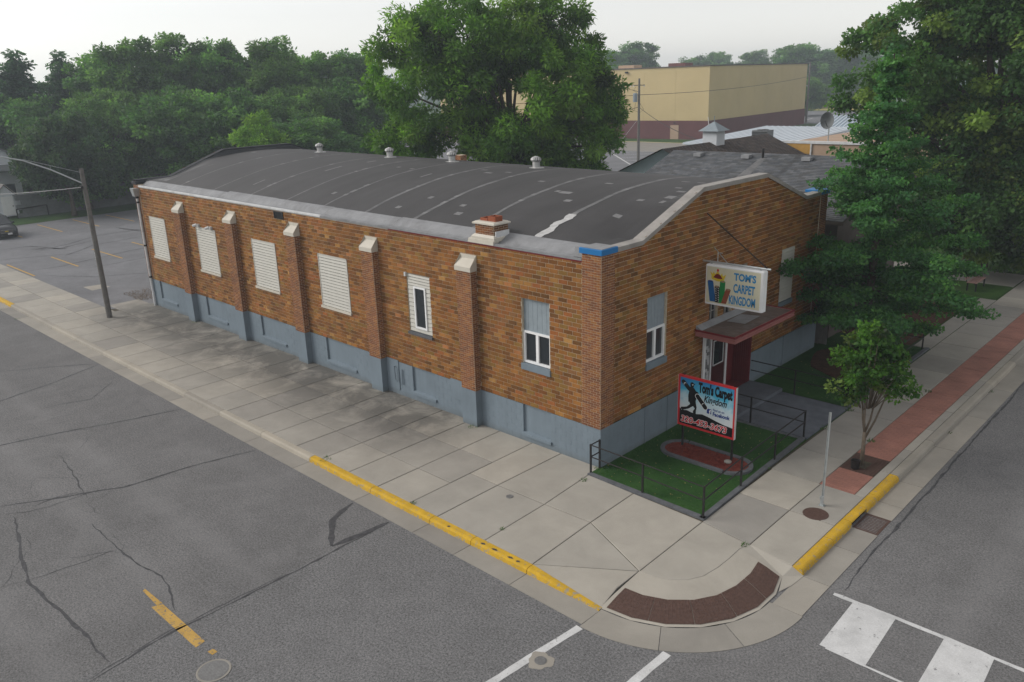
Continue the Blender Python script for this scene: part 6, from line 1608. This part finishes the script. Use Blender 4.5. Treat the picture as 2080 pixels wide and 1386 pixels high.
g = MB(); g.face([(-75, 152, -.012), (-12, 152, -.012), (-12, 205, -.012), (-95, 205, -.012)]); el = structure(g.build('far_parking_lot', M['lot']))
for k in range(14):
    g = MB(); x = -74 + k * 4.2; g.face([(x, 165, -.006), (x + .2, 165, -.006), (x - 1.3, 171, -.006), (x - 1.5, 171, -.006)]); g.build('bay_line', M['whiteline'], el)
for y in (160, 176, 184):
    g = MB(); g.face([(-74, y, -.006), (-14, y, -.006), (-14, y + .3, -.006), (-74, y + .3, -.006)]); g.build('bay_line', M['whiteline'], el)
g = MB(); g.face([(-160, 208, -.01), (-10, 208, -.01), (-10, 246, -.01), (-160, 246, -.01)]); structure(g.build('dry_field', mat_ground('dry_field', [(0.3, (0.30, 0.27, 0.06)), (0.7, (0.38, 0.33, 0.10))], .1, 2)))

# utility poles
def wire(a, b, sag, parent, r_=.018, n=14, mt='black'):
    P_ = [(a[0] + (b[0] - a[0]) * i / n, a[1] + (b[1] - a[1]) * i / n, a[2] + (b[2] - a[2]) * i / n - sag * 4 * (i / n) * (1 - i / n)) for i in range(n + 1)]
    g = MB(); g.tube(P_, r_, 4); g.build('wire', M[mt], parent)
ux, uy = -48.6, 70.4
up_ = thing('utility_pole', 'wooden utility pole with grey transformer in front of the yellow wall', 'utility pole', (ux, uy, 0))
g = MB(); g.tube([(ux, uy, 0), (ux, uy, 10.3)], [.19, .12], 10); g.build('pole', M['wood'], up_)
g = MB(); g.lathe([(.05, 1.1), (.25, 1.05), (.29, .95), (.29, .05), (.22, 0)], (ux - .34, uy - .33, 7.5), 14); g.build('transformer', M['greywood'], up_)
g = MB(); g.tube([(ux - .5, uy - .48, 9.5), (ux + .5, uy + .48, 9.5)], .05, 6); g.tube([(ux - .8, uy - .5, 9.0), (ux, uy, 8.7)], .03, 6); g.build('crossarm', M['wood'], up_)
for k in (-.5, -.8, .45):
    g = MB(); g.lathe([(.05, 0), (.07, .08), (.03, .2)], (ux + k, uy + k * .95, 9.3), 8); g.build('insulator', M['edgewhite'], up_)
g = MB(); g.tube([(ux - .2, uy - .2, 8.6), (ux - .5, uy - .5, 8.9), (ux - .3, uy - .3, 9.3)], .015, 5); g.tube([(ux + .1, uy, 7.4), (ux + .5, uy + .3, 6.6), (ux + .1, uy, 6.2), (ux - .4, uy - .4, 6.5), (ux - .3, uy - .3, 7.4)], .02, 5); g.build('drop_cable', M['black'], up_)
wire((ux, uy, 8.35), (-63.2, 150.5, 9.4), .6, up_, .03); wire((ux, uy, 8.35), (-84, 44, 8.0), .5, up_, .025)
wire((ux, uy, 6.9), (-24.3, 47.2, 4.7), .5, up_, .035); wire((ux, uy, 6.9), (-62, 55, 4.2), .5, up_, .03); wire((ux - .2, uy - .2, 5.2), (ux - 4.6, uy - 1, .05), .0, up_, .02, 2, 'galv')
wire((-60.5, 107.0, 3.7), (-24.5, 47.5, 4.3), .5, up_, .035, 14, 'edgewhite')
px_, py_ = -65.2, 154.5
fp = thing('far_light_pole', 'tall wooden pole with a long lamp arm at the yellow building corner', 'street light', (px_, py_, 0))
g = MB(); g.tube([(px_, py_, 0), (px_, py_, 12.1)], [.24, .16], 8); g.build('pole', M['wood'], fp)
g = MB(); g.tube([(px_, py_, 7.4), (px_ - 4.0, py_ - 1.9, 8.2), (px_ - 7.5, py_ - 3.6, 8.55), (px_ - 8.6, py_ - 4.2, 8.5)], .09, 6); g.build('arm', M['galv'], fp)
g = MB(); g.hexa([(px_ - 9.7, py_ - 4.7, 8.3), (px_ - 8.6, py_ - 4.3, 8.3), (px_ - 8.7, py_ - 3.9, 8.3), (px_ - 9.8, py_ - 4.3, 8.3), (px_ - 9.6, py_ - 4.6, 8.55), (px_ - 8.6, py_ - 4.3, 8.6), (px_ - 8.7, py_ - 4.0, 8.6), (px_ - 9.7, py_ - 4.3, 8.55)]); g.build('lamp_head', M['edgewhite'], fp)
# lamp post by the maroon wall
lp_ = thing('globe_lamp_post', 'thin pale post with a cluster head before the maroon wall', 'lamp post', (-46.5, 84.0, 0))
g = MB(); g.tube([(-46.5, 84, 0), (-46.5, 84, 3.9)], .07, 8); g.build('post', M['edgewhite'], lp_)
for k in range(4):
    a = k * 1.57; g = MB(); g.lathe([(.05, 0), (.16, .1), (.16, .25), (.06, .35)], (-46.5 + .25 * math.cos(a), 84 + .25 * math.sin(a), 3.6), 8); g.build('globe', M['edgewhite'], lp_)
# truck far away
tk = thing('box_truck', 'tiny white box truck parked far beyond the yellow building', 'truck', (-117, 268, 0))
g = MB(); g.cbox(-120.0, -113.5, 266.8, 269.2, 1.0, 3.7, .1); g.build('cargo_box', M['white'], tk)
g = MB(); g.hexa([(-113.3, 266.9, .6), (-111.3, 266.9, .6), (-111.3, 269.1, .6), (-113.3, 269.1, .6), (-113.3, 266.9, 2.8), (-112.0, 266.9, 2.8), (-112.0, 269.1, 2.8), (-113.3, 269.1, 2.8)]); g.build('cab', M['greywood'], tk)
for x in (-119, -117.8, -112.3):
    for y in (266.9, 269.1):
        g = MB(); g.lathe([(.48, -.15), (.5, 0), (.48, .15)], (x, y, .5), 12, 'y'); g.build('wheel', M['black'], tk)

# ------------------------------------------------------------------ west side: lawn, wall, house, shed, car
g = MB(); g.face([(-67.3, -2.0, .01), (-68.5, 46, .01), (-74, 46, .01), (-72.3, -2.0, .01)]); structure(g.build('lawn_strip', M['grass']))
gw = thing('block_wall', 'long grey block retaining wall behind the lawn strip', 'wall', (-72, 10, 0))
for k in range(12):
    for r_ in range(5):
        y0 = 5.8 + k * .9 + (r_ % 2) * .45; g = MB(); g.cbox(-72.6, -72.2, y0, y0 + .885, .4 * r_, .4 * r_ + .39, .012); g.build('block', M['greywall'], gw)
g = MB(); g.box(-72.7, -72.1, 5.75, 17.1, 2.0, 2.1); g.build('wall_cap', M['greywall'], gw)
g = MB(); g.tube([(-71.9, 5.6, .85), (-71.9, 8.2, .95)], .05, 6); g.tube([(-71.9, 5.6, 0), (-71.9, 5.6, .85)], .05, 6); g.tube([(-71.9, 8.2, 0), (-71.9, 8.2, .95)], .05, 6); tag(g.build('hand_rail', M['black']), 'short dark hand rail in front of the small shed', 'railing')
sh = thing('small_shed', 'small pale gabled shed with white door at the left edge', 'shed', (-73.5, 5.3, 0))
g = MB(); g.box(-76.2, -72.8, 4.35, 6.05, .2, 2.05); g.extrude([(-72.8, 4.35, 2.05), (-72.8, 6.05, 2.05), (-72.8, 5.2, 3.0)], (-.15, 0, 0)); g.build('wall', M['whitesiding'], sh)
g = MB(); g.hexa([(-76.3, 6.25, 1.9), (-72.6, 6.25, 1.9), (-72.6, 5.2, 3.08), (-76.3, 5.2, 3.08), (-76.3, 6.3, 1.96), (-72.6, 6.3, 1.96), (-72.6, 5.2, 3.15), (-76.3, 5.2, 3.15)])
g.hexa([(-76.3, 4.15, 1.9), (-72.6, 4.15, 1.9), (-72.6, 5.199, 3.08), (-76.3, 5.199, 3.08), (-76.3, 4.1, 1.96), (-72.6, 4.1, 1.96), (-72.6, 5.199, 3.15), (-76.3, 5.199, 3.15)]); g.build('roof', M['coping'], sh)
g = MB(); g.box(-72.8, -72.75, 4.75, 5.75, .3, 2.0); dr2 = g.build('door', M['white'], sh)
g = MB(); g.box(-72.75, -72.70, 5.6, 5.66, 1.05, 1.15); g.build('handle', M['black'], dr2)
wh = thing('white_house', 'white sided house with grey roof cut by the left edge', 'house', (-84, 3, 0))
g = MB(); g.box(-90, -78.6, -4.0, 8.3, 0, 5.2); g.extrude([(-78.6, -4.0, 5.2), (-78.6, 8.3, 5.2), (-78.6, 2.2, 8.6)], (-.2, 0, 0)); g.build('wall', M['whitesiding'], wh)
g = MB()
for y0, y1 in ((8.9, 2.15), (-4.6, 2.15)):
    g.hexa([(-90.4, y0, 4.85), (-78.2, y0, 4.85), (-78.2, y1, 8.6), (-90.4, y1, 8.6), (-90.4, y0, 5.0), (-78.2, y0, 5.0), (-78.2, y1, 8.78), (-90.4, y1, 8.78)])
rf = g.build('roof', M['greywall'], wh)
g = MB(); g.hexa([(-78.6, 3.8, 4.3), (-76.6, 3.8, 3.9), (-76.6, 8.6, 3.9), (-78.6, 8.6, 4.3), (-78.6, 3.8, 4.45), (-76.5, 3.8, 4.05), (-76.5, 8.6, 4.05), (-78.6, 8.6, 4.45)]); g.build('porch_roof', M['greywall'], wh)
for y in (5.0, 6.8):
    g = MB(); g.box(-78.6, -78.55, y, y + .9, 1.2, 2.6); w0 = g.build('window', M['glass'], wh); g = MB(); g.box(-78.58, -78.52, y - .08, y, 1.1, 2.7); g.box(-78.58, -78.52, y + .9, y + .98, 1.1, 2.7); g.build('window_frame', M['white'], w0)

# parked car: nose towards the store
M['carblack'] = mat('black_car_paint', (0.012, 0.014, 0.018), 0.22, 0.0, spec=.6)
M['chrome'] = mat('chrome_trim', (0.6, 0.6, 0.6), .2, .0, metal=.9)
M['lamp'] = mat('headlamp_lens', (0.5, 0.52, 0.55), .15, .05, spec=.7)
CX, CY = -62.4, 1.5
car = thing('parked_car', 'black parked car showing only its nose at the left edge', 'car', (CX, CY, 0))
def carmesh(stations):
    """stations along the car: x, list of (half width, z) from sill up"""
    mb = MB(); n = len(stations[0][1]); vs = []
    for x, pr in stations:
        vs += [(CX + x, CY + w, z) for w, z in pr] + [(CX + x, CY - w, z) for w, z in reversed(pr)]
    m_ = 2 * n; fs = []
    for i in range(len(stations) - 1):
        for k in range(m_): fs.append((i * m_ + k, i * m_ + (k + 1) % m_, (i + 1) * m_ + (k + 1) % m_, (i + 1) * m_ + k))
    fs.append(tuple(range(m_))); fs.append(tuple(reversed(range((len(stations) - 1) * m_, len(stations) * m_))))
    mb.mesh(vs, fs); return mb
st = []
for x, hw, zb, zs, zt in [(-2.3, .78, .38, .75, .98), (-2.15, .87, .28, .8, 1.05), (-1.2, .92, .24, .82, 1.08), (0.2, .92, .24, .80, 1.05), (1.0, .92, .24, .78, 1.03), (1.7, .91, .25, .74, .98), (2.1, .86, .26, .68, .88), (2.28, .76, .30, .60, .76), (2.34, .62, .36, .55, .66)]:
    st.append((x, [(hw * .93, zb), (hw, zb + .15), (hw * 1.0, zs), (hw * .95, zt - .06), (hw * .82, zt)]))
o = carmesh(st).build('body', M['carblack'], car); smooth_by_angle(o, 50)
st = [(-2.1, [(.80, 1.02), (.70, 1.15), (.62, 1.20)]), (-1.75, [(.84, 1.04), (.70, 1.50), (.60, 1.58)]), (-.6, [(.85, 1.04), (.70, 1.60), (.58, 1.68)]), (.25, [(.85, 1.02), (.68, 1.55), (.58, 1.62)]), (1.15, [(.82, .98), (.78, 1.03), (.72, 1.05)])]
o = carmesh(st).build('cabin', M['glass'], car)
st = [(-1.72, [(.70, 1.50), (.62, 1.60)]), (-.6, [(.72, 1.61), (.60, 1.70)]), (.22, [(.70, 1.56), (.60, 1.64)])]
carmesh(st).build('roof_panel', M['carblack'], car)
for sx in (1, -1):
    g = MB(); g.tube([(CX + .25, CY + sx * .69, 1.58), (CX + 1.15, CY + sx * .80, 1.02)], .035, 6); g.build('windscreen_pillar', M['carblack'], car)
    g = MB(); g.hexa([(CX + 1.75, CY + sx * .66, .70), (CX + 2.26, CY + sx * .52, .66), (CX + 2.2, CY + sx * .74, .66), (CX + 1.75, CY + sx * .90, .70), (CX + 1.7, CY + sx * .66, .92), (CX + 2.22, CY + sx * .5, .80), (CX + 2.14, CY + sx * .76, .80), (CX + 1.7, CY + sx * .905, .90)]); g.build('headlight', M['lamp'], car)
    g = MB(); g.box(CX + .75, CX + .95, CY + sx * .95 - .09, CY + sx * .95 + .09, 1.02, 1.16); g.build('mirror', M['carblack'], car)
    for x in (-1.4, 1.42):
        g = MB(); g.lathe([(.20, -.11), (.33, -.11), (.345, 0), (.33, .11), (.20, .11)], (CX + x, CY + sx * .82, .34), 20, 'y'); wl = g.build('wheel', M['black'], car)
        g = MB(); g.lathe([(.20, -.10 * 1), (.19, .115)], (CX + x, CY + sx * .83, .34), 12, 'y'); g.build('rim', M['galv'], wl)
g = MB(); g.hexa([(CX + 2.30, CY - .5, .50), (CX + 2.37, CY - .42, .50), (CX + 2.37, CY + .42, .50), (CX + 2.30, CY + .5, .50), (CX + 2.24, CY - .5, .72), (CX + 2.33, CY - .44, .70), (CX + 2.33, CY + .44, .70), (CX + 2.24, CY + .5, .72)]); gr = g.build('grille', M['black'], car)
for z in (.50, .60, .70):
    g = MB(); g.box(CX + 2.33, CX + 2.39, CY - .46, CY + .46, z, z + .025); g.build('grille_bar', M['chrome'], gr)
g = MB(); g.box(CX + 2.36, CX + 2.395, CY + .05, CY + .36, .34, .47); g.build('number_plate', M['edgewhite'], car)
g = MB(); g.box(CX + 2.385, CX + 2.41, CY - .12, CY + .12, .595, .645); g.build('badge', M['p_yellow'], car)
g = MB(); g.hexa([(CX + 2.1, CY - .8, .2), (CX + 2.36, CY - .6, .2), (CX + 2.36, CY + .6, .2), (CX + 2.1, CY + .8, .2), (CX + 2.1, CY - .84, .34), (CX + 2.38, CY - .62, .34), (CX + 2.38, CY + .62, .34), (CX + 2.1, CY + .84, .34)]); g.build('bumper', M['black'], car)

# ------------------------------------------------------------------ lawn and bench by the far sidewalk
g = MB(); g.face([(1.0, 25.6, .005), (3.55, 25.4, .005), (3.55, 28.5, .005), (1.0, 28.5, .005)]); structure(g.build('lawn_patch', M['grass']))
g = MB(); g.face([(-8, 31.7, .005), (3.55, 31.7, .005), (3.55, 60, .005), (-8, 60, .005)]); structure(g.build('lawn_patch', M['grass']))
g = MB(); g.face([(-1.0, 16.3, .006), (2.86, 16.3, .006), (2.86, 25.4, .006), (-1.0, 25.4, .006)]); structure(g.build('mulch_strip', M['brownmulch']))
be = thing('park_bench', 'faded wooden slat bench on the lawn under the dark tree', 'bench', (1.9, 27.2, 0))
for k in range(4):
    g = MB(); g.box(2.0 + k * .12, 2.09 + k * .12, 26.4, 28.0, .42, .46); g.build('seat_slat', M['benchwood'], be)
for k in range(4):
    g = MB(); g.hexa([(1.93 - k * .03, 26.4, .55 + k * .11), (1.96 - k * .03, 26.4, .55 + k * .11), (1.96 - k * .03, 28.0, .55 + k * .11), (1.93 - k * .03, 28.0, .55 + k * .11), (1.90 - k * .03, 26.4, .64 + k * .11), (1.93 - k * .03, 26.4, .64 + k * .11), (1.93 - k * .03, 28.0, .64 + k * .11), (1.90 - k * .03, 28.0, .64 + k * .11)]); g.build('back_slat', M['benchwood'], be)
for y in (26.5, 27.85):
    g = MB(); g.box(2.0, 2.06, y, y + .06, 0, .42); g.box(2.38, 2.44, y, y + .06, 0, .42); g.tube([(1.98, y + .03, .42), (1.84, y + .03, 1.0)], .02, 6); g.build('leg', M['black'], be)
wb = thing('yard_sign_board', 'white board standing on legs under the trees', 'sign', (.35, 25.8, 0))
g = MB(); g.box(-.05, .75, 25.8, 25.84, .55, 1.0); g.build('board', M['white'], wb)
for x in (.05, .6):
    g = MB(); g.box(x, x + .05, 25.85, 25.9, 0, .95); g.build('leg', M['black'], wb)

# ------------------------------------------------------------------ hazy summer air
g = MB(); g.box(-640, 640, -640, 640, -1.3, 26.0)
hz = g.build('haze', None)
mt = bpy.data.materials.new('haze_air'); mt.use_nodes = True; nt = mt.node_tree; nt.nodes.clear()
out = nt.nodes.new('ShaderNodeOutputMaterial'); pv = nt.nodes.new('ShaderNodeVolumePrincipled')
pv.inputs['Color'].default_value = (0.78, 0.88, 0.97, 1); pv.inputs['Density'].default_value = 0.001; pv.inputs['Anisotropy'].default_value = 0.2
nt.links.new(pv.outputs[0], out.inputs['Volume']); hz.data.materials.append(mt)
tag(stuff(hz), 'thin pale summer haze filling the air', 'haze')
for o in bpy.data.objects:
    if '_local' in o: del o['_local']
